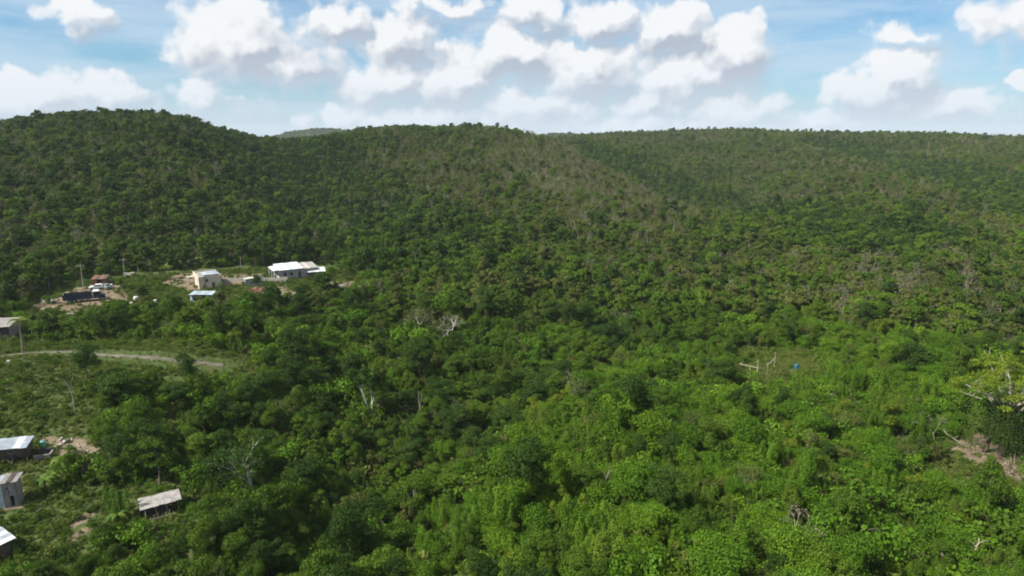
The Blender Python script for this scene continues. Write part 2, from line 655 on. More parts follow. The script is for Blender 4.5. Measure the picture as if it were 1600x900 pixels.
def leaves(centers, normals, size, seed, jitter=0.6, elong=1.35):
    """one bent diamond leaf spray per centre"""
    g = np.random.default_rng(seed)
    n = len(centers)
    nm = normals + g.normal(0, jitter, (n, 3))
    nm /= np.linalg.norm(nm, axis=1, keepdims=True) + 1e-9
    r = g.normal(0, 1, (n, 3))
    u = np.cross(nm, r)
    u /= np.linalg.norm(u, axis=1, keepdims=True) + 1e-9
    w = np.cross(nm, u)
    s = size * g.uniform(0.55, 1.3, (n, 1))
    a = centers + u * s * elong * 0.5
    b = centers + w * s * 0.5 + nm * s * 0.12
    c = centers - u * s * elong * 0.5
    d = centers - w * s * 0.5 + nm * s * 0.12
    v = np.stack([a, b, c, d], 1).reshape(-1, 3)
    q = np.arange(n * 4).reshape(n, 4)
    return v, q


def blob_crown(seed, h0, h1, rad, nb, br, nleaf, lsize, flat=0.75, droop=0.0, fill=0.25):
    """crown made of many uneven leafy clumps; returns vertices, quads, clump centres"""
    g = np.random.default_rng(seed)
    cs, rs = [], []
    ax, ay = g.uniform(.75, 1.25), g.uniform(.75, 1.25)
    ph = g.uniform(0, 6.28)
    for k in range(nb):
        t = (k + 0.5) / nb
        a = k * 2.39996 + g.uniform(-.6, .6)
        lob = 1 + .35 * math.sin(2 * a + ph) + .25 * math.sin(3 * a + 2 * ph)
        zz = h0 + (h1 - h0) * (t ** 0.8) * (0.78 + .22 * lob)
        prof = math.sin(math.pi * (0.18 + 0.75 * t)) ** 0.7
        rr = rad * prof * lob * math.sqrt(g.uniform(0.1, 1.0))
        cs.append((math.cos(a) * rr * ax, math.sin(a) * rr * ay, zz + g.normal(0, .28)))
        rs.append(br * g.choice([.45, .6, .8, 1.0, 1.3]))
    cs, rs = np.array(cs), np.array(rs)
    w = rs ** 2
    idx = g.choice(nb, nleaf, p=w / w.sum())
    dirs = g.normal(0, 1, (nleaf, 3))
    dirs[:, 2] = np.abs(dirs[:, 2]) * 0.9 - 0.35 * g.random(nleaf)
    dirs /= np.linalg.norm(dirs, axis=1, keepdims=True)
    shell = np.where(g.random(nleaf) < fill, g.uniform(0.3, 1.0, nleaf), g.uniform(0.75, 1.25, nleaf))
    p = cs[idx] + dirs * (rs[idx] * shell)[:, None] * np.array([1, 1, flat])
    if droop:
        k = g.random(nleaf) < droop
        p[k, 2] -= g.uniform(0, 1.6, k.sum()) * rs[idx][k]
    v, q = leaves(p, dirs, lsize, seed + 5)
    return v, q, cs


def kind_vines(seed, h, rad, ncol, cw, nl, ls):
    """scrub smothered in climbers: leafy columns of uneven height, leaning on each other, gaps between"""
    g = np.random.default_rng(seed)
    P, D, stems = [], [], []
    for k in range(ncol):
        a = k * 2.39996 + g.uniform(-.5, .5)
        rr = rad * math.sqrt((k + .4) / ncol)
        x, y = math.cos(a) * rr, math.sin(a) * rr
        hh = h * g.choice([.38, .5, .62, .8, 1.0]) * (1.05 - .25 * rr / rad)
        lx, ly = g.normal(0, .12, 2)
        w = cw * g.uniform(.6, 1.35)
        m = int(nl / ncol * g.uniform(.7, 1.3))
        t = g.random(m) ** .6
        th = g.uniform(0, 2 * math.pi, m)
        bulge = w * (.55 + .55 * np.sin(np.pi * np.clip(t * 1.05 - .08, 0, 1) ** 1.6) + .25 * np.sin(t * 9 + k)) * g.uniform(.7, 1.2, m)
        bulge *= np.sqrt(np.clip(1.12 - t, .05, 1) / .6).clip(0, 1.1)
        P.append(np.stack([x + lx * hh * t + np.cos(th) * bulge, y + ly * hh * t + np.sin(th) * bulge, hh * t], 1))
        D.append(np.stack([np.cos(th), np.sin(th), .25 + 1.3 * t ** 2], 1))
        stems.append((x, y, hh))
    P, D = np.concatenate(P), np.concatenate(D)
    D /= np.linalg.norm(D, axis=1, keepdims=True)
    v, q = leaves(P, D, ls, seed + 3, .5, 1.3)
    tr = MB()
    for (x, y, hh) in stems[:5]:
        tr.tube([(x, y, -.3), (x * .98, y, hh * .5), (x, y, hh * .85)], [.06, .05, .02], 5)
    return tr, MB().arr(v, q)


def trunk_mb(seed, height_, r0, limbs, n=6, lean=0.06):
    g = random.Random(seed)
    m = MB()
    pts, rad = [], []
    x = y = 0.0
    for i in range(6):
        t = i / 5
        pts.append((x, y, -0.35 + (height_ + 0.35) * t))
        rad.append(r0 * (1 - 0.6 * t) * (1.35 if i == 0 else 1))
        x += g.uniform(-1, 1) * lean * height_ / 3
        y += g.uniform(-1, 1) * lean * height_ / 3
    m.tube(pts, rad, n)
    for c in limbs:
        c = Vector(c)
        t = g.uniform(0.45, 0.95)
        i = min(4, int(t * 5))
        b = Vector(pts[i]).lerp(Vector(pts[i + 1]), t * 5 - i)
        mid = b.lerp(c, 0.5) + Vector((g.uniform(-.2, .2), g.uniform(-.2, .2), g.uniform(-.1, .3)))
        m.tube([b, mid, b.lerp(c, 0.95)], [r0 * 0.42, r0 * 0.28, r0 * 0.1], 5)
    return m


def branch_tree(seed, height_, r0, spread=0.75, depth=4, fork=3, trunk=0.45, n=6):
    """bare tree: trunk that forks again and again; returns mesh builder and tips"""
    g = random.Random(seed)
    m = MB()
    tips = []

    def grow(p, d, length, r, k):
        pts, rad = [p], [r]
        q = p
        for i in range(3):
            d = (d + Vector((g.uniform(-1, 1), g.uniform(-1, 1), g.uniform(-.3, .6))) * 0.16).normalized()
            q = q + d * length / 3
            pts.append(q)
            rad.append(r * (1 - 0.14 * (i + 1)))
        m.tube(pts, rad, n if k > 1 else 4, cap=(k == 0))
        if k == 0:
            tips.append(q)
            return
        for j in range(fork if k > 1 else 3):
            a = 2 * math.pi * (j + g.random() * 0.7) / fork
            side = d.orthogonal().normalized()
            side.rotate(Matrix.Rotation(a, 3, d))
            nd = (d + side * spread * g.uniform(0.6, 1.3)).normalized()
            grow(q if g.random() < .6 else pts[2], nd, length * g.uniform(.55, .8), r * 0.50, k - 1)

    d0 = Vector((g.uniform(-.06, .06), g.uniform(-.06, .06), 1)).normalized()
    grow(Vector((0, 0, -0.3)), d0, height_ * trunk, r0, depth)
    return m, tips


# kinds of tree: name -> builder giving (trunk MB, crown MB, leaf material, bark material)
def kind_round(seed, h, rad, nb, br, nl, ls, **kw):
    v, q, cs = blob_crown(seed, h * 0.42, h * 0.92, rad, nb, br, nl, ls, **kw)
    cr = MB().arr(v, q)
    tr = trunk_mb(seed + 1, h * 0.7, 0.05 + h * 0.016, cs[::max(1, nb // 6)])
    return tr, cr


def kind_thicket(seed, h, rad, nb, br, nl, ls, **kw):
    """vine-draped clump: foliage down to the ground"""
    v, q, cs = blob_crown(seed, h * 0.10, h * 0.88, rad, nb, br, nl, ls, droop=0.3, **kw)
    cr = MB().arr(v, q)
    tr = trunk_mb(seed + 1, h * 0.7, 0.05 + h * 0.014, cs[::max(1, nb // 4)])
    return tr, cr


def kind_thin(seed, h, r0, nl, ls, spread=0.6):
    tr, tips = branch_tree(seed, h, r0, spread, 3, 3, 0.42, 5)
    g = np.random.default_rng(seed)
    T = np.array([tuple(t) for t in tips])
    p = T[g.integers(0, len(T), nl)] + g.normal(0, 0.32, (nl, 3))
    nn = g.normal(0, 1, (nl, 3))
    nn[:, 2] = np.abs(nn[:, 2])
    nn /= np.linalg.norm(nn, axis=1, keepdims=True)
    v, q = leaves(p, nn, ls, seed)
    return tr, MB().arr(v, q)


KINDS = {
    # near trees, fine leaves
    'a0': (kind_round(101, 5.6, 2.0, 20, 0.80, 5880, 0.148), 'leaf_green', 'bark_grey'),
    'a1': (kind_round(102, 6.8, 2.2, 26, 0.82, 7279, 0.152), 'leaf_green', 'bark_grey'),
    'a2': (kind_round(103, 4.8, 1.9, 24, 1.0, 6160, 0.144, flat=.6), 'leaf_lush', 'bark_grey'),
    'a3': (kind_round(104, 7.6, 2.4, 28, 0.88, 7839, 0.160), 'leaf_dark', 'bark_brown'),
    'b0': (kind_vines(111, 4.8, 1.9, 13, 0.62, 7279, 0.120), 'leaf_lush', 'bark_brown'),
    'b1': (kind_vines(112, 6.2, 1.2, 7, 0.60, 5880, 0.120), 'leaf_lush', 'bark_brown'),
    'b4': (kind_vines(115, 4.2, 2.2, 16, 0.56, 7279, 0.120), 'leaf_green', 'bark_brown'),
    'b5': (kind_vines(116, 5.4, 1.8, 11, 0.66, 7000, 0.124), 'leaf_vine', 'bark_brown'),
    'b2': (kind_thicket(113, 3.0, 1.9, 20, 0.66, 5880, 0.128, flat=.65), 'leaf_green', 'bark_brown'),
    'b3': (kind_thicket(114, 3.3, 1.6, 18, 0.62, 5320, 0.128), 'leaf_olive', 'bark_brown'),
    'b6': (kind_thicket(117, 3.9, 1.8, 22, 0.85, 6600, .13), 'leaf_lush', 'bark_brown'),
    'b7': (kind_thicket(118, 3.2, 2.1, 24, 0.80, 6600, .13, flat=.7), 'leaf_lush', 'bark_brown'),
    'c0': (kind_thin(121, 5.6, .075, 1260, 0.128), 'leaf_olive', 'bark_pale'),
    'c1': (kind_thin(122, 6.2, .085, 260, .15), 'leaf_dry', 'bark_pale'),
    'd0': (kind_round(131, 4.2, 1.6, 15, 0.65, 3919, 0.132), 'leaf_yellow', 'bark_grey'),
    # far trees, coarser leaf sprays
    'f0': (kind_round(141, 5.8, 1.9, 16, 0.78, 1200, .34), 'leaf_green', 'bark_grey'),
    'f1': (kind_round(142, 6.8, 2.0, 18, 0.80, 1300, .35), 'leaf_green', 'bark_pale'),
    'f2': (kind_round(143, 5.0, 2.0, 16, 0.76, 1200, .33, flat=.6), 'leaf_olive', 'bark_pale'),
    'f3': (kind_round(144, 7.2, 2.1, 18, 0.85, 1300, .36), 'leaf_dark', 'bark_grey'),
    'f4': (kind_round(145, 6.0, 1.7, 14, 0.70, 950, .32), 'leaf_olive', 'bark_pale'),
    'g0': (kind_thin(151, 6.2, .10, 300, .25), 'leaf_olive', 'bark_pale'),
    'g1': (kind_thin(152, 6.6, .11, 120, .24), 'leaf_dry', 'bark_pale'),
    'h0': (kind_thicket(161, 1.5, .95, 10, .42, 700, .16), 'leaf_green', 'bark_brown'),
    'h1': (kind_thicket(162, 1.1, .9, 10, .36, 640, .14), 'grass_blade', 'bark_brown'),
    'h2': (kind_thicket(163, 2.1, 1.1, 11, .5, 900, .165), 'leaf_lush', 'bark_brown'),
}
KEYS = sorted(KINDS)
KI = {k: i for i, k in enumerate(KEYS)}

# whole-plant meshes that the wood and the undergrowth are scattered with
kinds_coll = bpy.data.collections.new('wood_plants')
for k in KEYS:
    (tr, cr), lm, bm_ = KINDS[k]
    m = MB()
    m.add(cr.v, cr.f, 0)
    m.add(tr.v, tr.f, 1)
    o = bpy.data.objects.new('wood_plant_' + k, m.mesh('wood_plant_' + k, [lm, bm_]))
    kinds_coll.objects.link(o)


def scatter_object(name, pts, kinds, rots, scales, label, cat):
    """one object that grows a plant on each of its points"""
    me = bpy.data.meshes.new(name)
    me.from_pydata([tuple(p) for p in pts], [], [])
    a = me.attributes.new('plant', 'INT', 'POINT')
    a.data.foreach_set('value', np.asarray(kinds, np.int32))
    a = me.attributes.new('turn', 'FLOAT_VECTOR', 'POINT')
    a.data.foreach_set('vector', np.asarray(rots, np.float32).ravel())
    a = me.attributes.new('size', 'FLOAT_VECTOR', 'POINT')
    a.data.foreach_set('vector', np.asarray(scales, np.float32).ravel())
    ob = bpy.data.objects.new(name, me)
    col.objects.link(ob)
    ng = bpy.data.node_groups.new(name, 'GeometryNodeTree')
    ng.interface.new_socket('Geometry', in_out='INPUT', socket_type='NodeSocketGeometry')
    ng.interface.new_socket('Geometry', in_out='OUTPUT', socket_type='NodeSocketGeometry')
    gi = ng.nodes.new('NodeGroupInput')
    go = ng.nodes.new('NodeGroupOutput')
    ci = ng.nodes.new('GeometryNodeCollectionInfo')
    ci.inputs['Collection'].default_value = kinds_coll
    ci.inputs['Separate Children'].default_value = True
    ci.inputs['Reset Children'].default_value = True
    iop = ng.nodes.new('GeometryNodeInstanceOnPoints')
    iop.inputs['Pick Instance'].default_value = True

    def named(n, dt):
        nd = ng.nodes.new('GeometryNodeInputNamedAttribute')
        nd.data_type = dt
        nd.inputs['Name'].default_value = n
        return nd.outputs[0]
    L = ng.links.new
    L(gi.outputs[0], iop.inputs['Points'])
    L(ci.outputs[0], iop.inputs['Instance'])
    L(named('plant', 'INT'), iop.inputs['Instance Index'])
    L(named('turn', 'FLOAT_VECTOR'), iop.inputs['Rotation'])
    L(named('size', 'FLOAT_VECTOR'), iop.inputs['Scale'])
    L(iop.outputs[0], go.inputs[0])
    md = ob.modifiers.new('grow', 'NODES')
    md.node_group = ng
    tag(ob, label, cat, kind='stuff')
    return ob


# ------------------------------------------------------------------ plants: where they stand
def jitter_grid(r0, r1, s, azmax, seed):
    g = np.random.default_rng(seed)
    n = int(2 * r1 / s) + 2
    X, Y = np.meshgrid((np.arange(n) - n / 2) * s, np.arange(int(r1 / s) + 2) * s)
    X = X + (np.arange(X.shape[0])[:, None] % 2) * s * 0.5
    X = (X + g.uniform(-.48, .48, X.shape) * s).ravel()
    Y = (Y + g.uniform(-.48, .48, Y.shape) * s).ravel()
    d = np.hypot(X, Y)
    a = np.degrees(np.arctan2(X, Y))
    k = (d >= r0) & (d < r1) & (np.abs(a) < azmax)
    return X[k], Y[k]


def any_poly(x, y, polys):
    s = np.zeros(x.shape, bool)
    for P in polys:
        s |= in_poly(x, y, P)
    return s


bands = [(50, 125, 1.7, 50), (125, 230, 2.1, 48), (230, 420, 2.6, 46), (420, 760, 2.7, 44), (760, 1250, 3.4, 43)]
TX, TY = [], []
for i, (r0, r1, s, am) in enumerate(bands):
    x, y = jitter_grid(r0, r1, s, am, 20 + i)
    TX.append(x)
    TY.append(y)
TX, TY = np.concatenate(TX), np.concatenate(TY)
keep = ~any_poly(TX, TY, OPEN)
keep &= ~((np.hypot(TX, TY) < 240) & (fbm(TX / 5.5, TY / 5.5, 83, 2) < -0.20))
TX, TY = TX[keep], TY[keep]
TZ = height(TX, TY)
TD = np.hypot(TX, TY)
TA = np.degrees(np.arctan2(TX, TY))
N = len(TX)
g = np.random.default_rng(77)
u = g.random(N)
# how dry the wood is: pale leafless trees on the crests of the middle hill and the far slopes
dry = 0.30 + 0.9 * fbm(TX / 90, TY / 90, 31, 3)
dry += 0.62 * np.exp(-((TA - 3) / 10) ** 2 - ((TD - 430) / 130) ** 2)
dry += 0.25 * seg_bump(TX, TY, [(a_, b_, 1.0) for a_, b_, c_ in SPUR], 30)
dry += 0.10 * np.clip((TD - 300) / 300, 0, 1)
dry += 0.28 * np.exp(-((TA - 6) / 5) ** 2 - ((TD - 380) / 60) ** 2)
ravine = [(a_, b_, 1.0) for a_, b_, c_ in GULLY]
gul = seg_bump(TX, TY, ravine, 36) + seg_bump(TX, TY, [(a_, b_, .7) for a_, b_, c_ in GULLY2], 30) + seg_bump(TX, TY, [(a_, b_, .9) for a_, b_, c_ in GULLY3], 30)
gul = np.clip(gul - 1.1 * seg_bump(TX, TY, [(a_, b_, 1.0) for a_, b_, c_ in SPUR], 26), 0, 1)
dry -= 0.6 * gul
dry = np.clip(dry - 0.14 * (TD < 200) - 0.12 * (TA < -14), 0.03, 0.9)
bright = 1 / (1 + np.exp(-(TA + 10 - (TD - 72) * .33) / 3.0)) * np.clip((215 - TD) / 50, 0, 1)   # sunlit bank beyond the creek, its light put into brighter plant kinds
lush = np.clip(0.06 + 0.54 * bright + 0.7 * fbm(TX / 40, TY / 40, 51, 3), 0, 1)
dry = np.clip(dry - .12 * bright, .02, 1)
kind = np.zeros(N, int)
near = TD < 170
u2 = g.random(N)


def pick(mask, names, probs, r):
    ids = np.array([KI[n] for n in names])
    c = np.cumsum(probs) / np.sum(probs)
    kind[mask] = ids[np.minimum(np.searchsorted(c, r[mask]), len(ids) - 1)]


m_dry = u < dry
m_lush = ~m_dry & (u2 < lush)
m_other = ~m_dry & ~m_lush
u3 = g.random(N)
pick(near & m_dry, ['c0', 'c1', 'b3'], [.42, .16, .42], u3)
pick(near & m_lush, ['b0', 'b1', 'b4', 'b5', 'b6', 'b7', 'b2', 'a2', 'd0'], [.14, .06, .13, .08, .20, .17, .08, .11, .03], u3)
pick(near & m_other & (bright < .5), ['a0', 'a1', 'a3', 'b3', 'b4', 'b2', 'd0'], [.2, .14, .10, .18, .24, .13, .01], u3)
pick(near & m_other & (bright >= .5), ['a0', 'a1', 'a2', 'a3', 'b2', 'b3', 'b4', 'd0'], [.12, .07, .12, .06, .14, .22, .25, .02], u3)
pick(~near & m_dry, ['g0', 'g1', 'f4', 'f2'], [.42, .36, .12, .10], u3)
pick(~near & ~m_dry, ['f0', 'f1', 'f2', 'f3', 'f4'], [.26, .16, .25, .10, .23], u3)
lefthill = np.clip((-13 - TA) / 6, 0, 1)  # cloud shadow over the left hill, put into darker tree kinds
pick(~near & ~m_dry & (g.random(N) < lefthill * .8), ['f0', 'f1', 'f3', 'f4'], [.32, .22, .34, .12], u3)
pick(~near & ~m_dry & (gul > .3), ['f0', 'f1', 'f3'], [.32, .22, .46], u3)  # darker kinds: moist ravine wood, plus slope shade put into the leaf colour
size = np.exp(g.normal(0, 1, N) * np.interp(TD, [200, 450], [.32, .27])) * np.interp(TD, [60, 125, 230, 420, 800], [0.54, 0.60, 0.64, 0.66, 0.74])
size *= 1 + np.interp(TD, [200, 450], [0.9, 0.25]) * fbm(TX / 22, TY / 22, 61, 3)
size *= 1 + np.interp(TD, [140, 260], [1.0, .3]) * fbm(TX / 8, TY / 8, 67, 2)
size *= np.where((TA < -9) & (TD > 112) & (TD < 205), 0.74, 1.0)
size = np.clip(size, 0.30, np.interp(TD, [60, 230, 300, 420], [1.0, 1.0, 1.0, 0.98]))
big = (g.random(N) < 0.03) & (TD < 300) & ~((TA < -9) & (TD > 112) & (TD < 205))
size = np.where(big, size * 1.25, size)
rots = np.stack([g.normal(0, .05, N), g.normal(0, .05, N), g.uniform(0, 2 * math.pi, N)], 1)
scl = size[:, None] * np.stack([g.uniform(.8, 1.2, N), g.uniform(.8, 1.2, N), g.uniform(.85, 1.35, N)], 1)

# ------------------------------------------------------------------ materials of built things
plain('concrete', (.27, .255, .235), 0.9, 0.3, 0.8, dirt=(.16, .14, .12))
plain('concrete_pale', (.42, .395, .34), 0.9, 0.25, 0.8, dirt=(.33, .29, .23))
plain('peach_paint', (.56, .47, .37), 0.85, 0.15, 0.7, dirt=(.50, .38, .27))
plain('white_paint', (.60, .575, .55), 0.8, 0.12, 0.8, dirt=(.55, .50, .46))
plain('grey_shade_paint', (.30, .295, .30), 0.85, 0.2, 0.8, dirt=(.27, .25, .25))
plain('teal_paint', (.16, .42, .36), 0.8, 0.25, 1.2, dirt=(.10, .22, .20))
plain('paleblue_paint', (.46, .60, .62), 0.8, 0.2, 1.0, dirt=(.28, .34, .34))
plain('brown_board', (.105, .080, .062), 0.9, 0.3, 2.0, dirt=(.05, .042, .035))
plain('dark_board', (.060, .056, .054), 0.9, 0.3, 2.0)
plain('zinc', (.36, .40, .44), 0.5, 0.25, 0.9, 0.2, dirt=(.26, .22, .19))
plain('zinc_white', (.56, .57, .58), 0.5, 0.12, 0.9, dirt=(.36, .35, .33))
plain('zinc_aqua', (.36, .47, .48), 0.5, 0.15, 0.6, dirt=(.40, .46, .45))
plain('fibre_cement', (.31, .29, .27), 0.9, 0.35, 1.6, dirt=(.16, .145, .13))
plain('rust', (.22, .105, .07), 0.9, 0.4, 1.5, dirt=(.11, .06, .045))
plain('glass_dark', (.018, .020, .024), 0.25, 0.3, 1.0)
plain('window_frame', (.30, .28, .25), 0.8, 0.2, 2.0)
plain('navy_paint', (.022, .034, .060), 0.5, 0.3, 0.8, dirt=(.05, .045, .045))
plain('car_white', (.68, .68, .68), 0.3, 0.05, 1.0)
plain('car_grey', (.20, .24, .23), 0.35, 0.1, 1.0)
plain('tyre', (.02, .02, .02), 0.9, 0.2, 3.0)
plain('metal_grey', (.30, .30, .31), 0.6, 0.2, 2.0, 0.4)
plain('lamp_glass', (.75, .74, .70), 0.2, 0.05, 1.0)
plain('pole_wood', (.30, .26, .22), 0.9, 0.25, 2.0)
plain('stick_pale', (.36, .315, .235), 0.9, 0.25, 2.0)
plain('twig_brown', (.20, .145, .10), 0.9, 0.35, 2.0)
plain('barrel_blue', (.03, .13, .20), 0.5, 0.15, 2.0)
plain('stone', (.45, .43, .39), 0.95, 0.25, 1.0, dirt=(.28, .26, .22))
plain('road_earth', (.125, .115, .082), 0.95, 0.4, 0.6, dirt=(.06, .075, .03))
leaf_mat('frond', (.07, .10, .015), (.12, .15, .022), (.20, .20, .03))
leaf_mat('frond_green', (.05, .10, .015), (.08, .15, .022), (.13, .20, .03))

CLEAR = []


def clear(x, y, r, front=0.0):
    """no scattered tree within r; front = also a strip of that length on the side facing the valley's near end"""
    CLEAR.append((x, y, r))
    d = math.hypot(x, y)
    k = 1
    while k * r * 0.9 <= front:
        CLEAR.append((x - x / d * k * r * 0.9, y - y / d * k * r * 0.9, r))
        k += 1


# ------------------------------------------------------------------ building helpers
def wall(parent, p0, p1, h, mat, openings=(), t=0.18, z0=-0.9, name='wall', frame='window_frame', door='brown_board'):
    """wall from p0 to p1 (inner line on the left) with real openings; windows and doors become parts of it"""
    p0, p1 = Vector(p0), Vector(p1)
    L = (p1 - p0).length
    ang = math.atan2(p1.y - p0.y, p1.x - p0.x)
    m = MB()
    ops = sorted(openings)
    s = 0.0
    for (a, b, c, d, kind_) in ops:
        m.box(s, a, 0, t, z0, h)
        if c > z0 + 0.02:
            m.box(a, b, 0, t, z0, c)
        m.box(a, b, 0, t, d, h)
        s = b
    m.box(s, L, 0, t, z0, h)
    w = m.build(name, mat, parent)
    w.location = (p0.x, p0.y, 0)
    w.rotation_euler = (0, 0, ang)
    for (a, b, c, d, kind_) in ops:
        if kind_ == 'window':
            f = MB()
            e = 0.07
            f.box(a, b, 0.03, 0.10, c, c + e).box(a, b, 0.03, 0.10, d - e, d)
            f.box(a, a + e, 0.03, 0.10, c + e, d - e).box(b - e, b, 0.03, 0.10, c + e, d - e)
            f.box((a + b) / 2 - .02, (a + b) / 2 + .02, 0.04, 0.09, c + e, d - e)
            fo = f.build('window', frame, w)
            g_ = MB().box(a + e, b - e, 0.10, 0.115, c + e, d - e).build('window_pane', 'glass_dark', w)
        elif kind_ == 'door':
            MB().box(a + .02, b - .02, 0.05, 0.10, c, d - .02).build('door', door, w)
        # 'hole': left open
    return w


def roof_sheets(parent, x0, x1, y0, z_a, y1, z_b, mats, n=6, name='roof', over=0.03, frame='brown_board', seed=1):
    """sloping roof of overlapping corrugated sheets on purlins; runs from (y0, z_a) to (y1, z_b)"""
    g_ = random.Random(seed)
    pm = MB()
    for k in range(3):
        t = 0.12 + 0.38 * k
        yy, zz = y0 + (y1 - y0) * t, z_a + (z_b - z_a) * t
        pm.box(x0 + .05, x1 - .05, yy - .05, yy + .05, zz - .13, zz - .02)
    ro = pm.build(name, frame, parent)
    wsh = (x1 - x0) / n
    for k in range(n):
        a, b = x0 + k * wsh - over, x0 + (k + 1) * wsh + over
        m = MB()
        nr = 6
        dz = 0.012 * (k % 2) + g_.uniform(0, .03)
        ya, yb = y0 - g_.uniform(0, .18), y1 + g_.uniform(0, .18)
        sl = (z_b - z_a) / (y1 - y0)
        vsx = []
        for i in range(nr * 2 + 1):
            x = a + (b - a) * i / (nr * 2)
            zz = dz + (0.035 if i % 2 else 0.0)
            vsx.append((x, ya, z_a + (ya - y0) * sl + zz))
            vsx.append((x, yb, z_a + (yb - y0) * sl + zz))
        up = [(v[0], v[1], v[2] + .012) for v in vsx]
        k2 = len(vsx)
        fs = []
        for i in range(nr * 2):
            fs.append((2 * i, 2 * i + 1, 2 * i + 3, 2 * i + 2))
            fs.append((k2 + 2 * i, k2 + 2 * i + 2, k2 + 2 * i + 3, k2 + 2 * i + 1))
            fs.append((2 * i, 2 * i + 2, k2 + 2 * i + 2, k2 + 2 * i))
            fs.append((2 * i + 1, k2 + 2 * i + 1, k2 + 2 * i + 3, 2 * i + 3))
        m.add(vsx + up, fs)
        m.build('roof_sheet', mats[k % len(mats)] if isinstance(mats, list) else mats, ro)
    return ro


def house_at(name, px, py, deg, label, cat='house', group=None, dz=0.0):
    p = ground_at(px, py)
    return empty(name, (p.x, p.y, p.z + dz), R(deg), label, cat, group)


# ------------------------------------------------------------------ hamlet on the rise
h = house_at('house', 437, 438, 33, 'long pale bungalow with zinc roof, white porch end and shade-grey side wall')
wall(h, (0, 0), (11.5, 0), 2.9, 'grey_shade_paint', [(1.3, 2.2, 1.0, 2.1, 'window'), (3.2, 4.1, 1.0, 2.1, 'window'), (5.6, 6.5, 0.0, 2.1, 'door'), (8.2, 9.3, 1.0, 2.0, 'window')])  # grey stands in for shade on the white house's walls
wall(h, (11.5, 0), (11.5, 6.2), 2.9, 'grey_shade_paint')
wall(h, (11.5, 6.2), (0, 6.2), 3.6, 'grey_shade_paint')
wall(h, (0, 6.2), (0, 0), 2.95, 'white_paint', [(1.0, 2.6, 0.0, 2.2, 'hole'), (3.4, 4.6, 0.9, 2.1, 'window')], name='porch_wall')
MB().hexa([(-1.6, 0.2, 2.75), (0.02, 0.2, 3.0), (0.02, 6.4, 3.3), (-1.6, 6.4, 3.05)], [(-1.6, 0.2, 2.9), (0.02, 0.2, 3.15), (0.02, 6.4, 3.45), (-1.6, 6.4, 3.2)]).build('porch_roof', 'zinc_white', h)
for yy in (0.4, 3.2, 6.1):
    MB().box(-1.5, -1.28, yy, yy + .22, -.9, 2.8).build('porch_post', 'white_paint', h)
roof_sheets(h, -0.1, 7.2, -0.35, 2.98, 6.5, 3.85, ['zinc_white', 'zinc_white', 'zinc_white', 'zinc_aqua', 'zinc_white'], 7, seed=4)
roof_sheets(h, 7.25, 11.8, -0.3, 2.80, 6.5, 3.5, ['fibre_cement', 'concrete_pale', 'fibre_cement'], 4, seed=5)

h = house_at('shed', 484, 436, 20, 'small shed with bright white flat roof and cream end wall', 'shed')
wall(h, (0, 0), (4.2, 0), 2.1, 'brown_board', [(0.9, 3.6, 0.1, 1.9, 'hole')])
wall(h, (4.2, 0), (4.2, 3.0), 2.1, 'peach_paint')
wall(h, (4.2, 3.0), (0, 3.0), 2.3, 'peach_paint')
wall(h, (0, 3.0), (0, 0), 2.1, 'peach_paint')
roof_sheets(h, -0.5, 4.8, -0.5, 2.14, 3.6, 2.75, 'zinc_white', 5, seed=6)

h = house_at('house', 312, 453, 33, 'square peach two-storey block house with flat parapet roof')
wall(h, (0, 0), (6.0, 0), 3.6, 'peach_paint', [(1.4, 2.5, 2.0, 2.8, 'window'), (1.0, 1.8, 0.4, 1.2, 'window'), (3.3, 4.1, 0.0, 1.7, 'door')])
wall(h, (6.0, 0), (6.0, 10.0), 3.6, 'grey_shade_paint')
wall(h, (6.0, 10.0), (0, 10.0), 3.6, 'peach_paint')
wall(h, (0, 10.0), (0, 0), 3.6, 'peach_paint', [(1.2, 2.2, 0.0, 2.0, 'hole'), (7.4, 8.2, 1.9, 2.6, 'window')])
MB().box(0.18, 5.82, 0.18, 9.82, 3.10, 3.25).build('roof_slab', 'concrete', h)
MB().hexa([(1.6, 2.0, 3.62), (5.9, 2.0, 3.62), (5.9, 6.8, 3.62), (1.6, 6.8, 3.62)], [(2.6, 3.6, 4.1), (5.0, 3.6, 4.1), (5.0, 5.4, 4.1), (2.6, 5.4, 4.1)]).build('roof_tank_cover', 'zinc', h)
MB().box(-1.9, -0.02, 7.9, 9.9, 2.2, 2.38).build('porch_slab', 'concrete_pale', h)
for xx, yy in ((-1.8, 8.0), (-1.8, 9.65)):
    MB().box(xx, xx + .2, yy, yy + .2, -.9, 2.2).build('porch_post', 'white_paint', h)

h = house_at('ruined_house', 384, 448, 25, 'roofless pale masonry ruin with broken walls', 'ruin')
g_ = random.Random(5)


def broken_wall(parent, p0, p1, hs, mat):
    p0, p1 = Vector(p0), Vector(p1)
    m = MB()
    n_ = len(hs)
    for k, hh in enumerate(hs):
        a, b = k / n_, (k + 1) / n_
        m.box(a * (p1 - p0).length, b * (p1 - p0).length, 0, .2, -.9, hh)
    w = m.build('wall', mat, parent)
    w.location = (p0.x, p0.y, 0)
    w.rotation_euler = (0, 0, math.atan2(p1.y - p0.y, p1.x - p0.x))


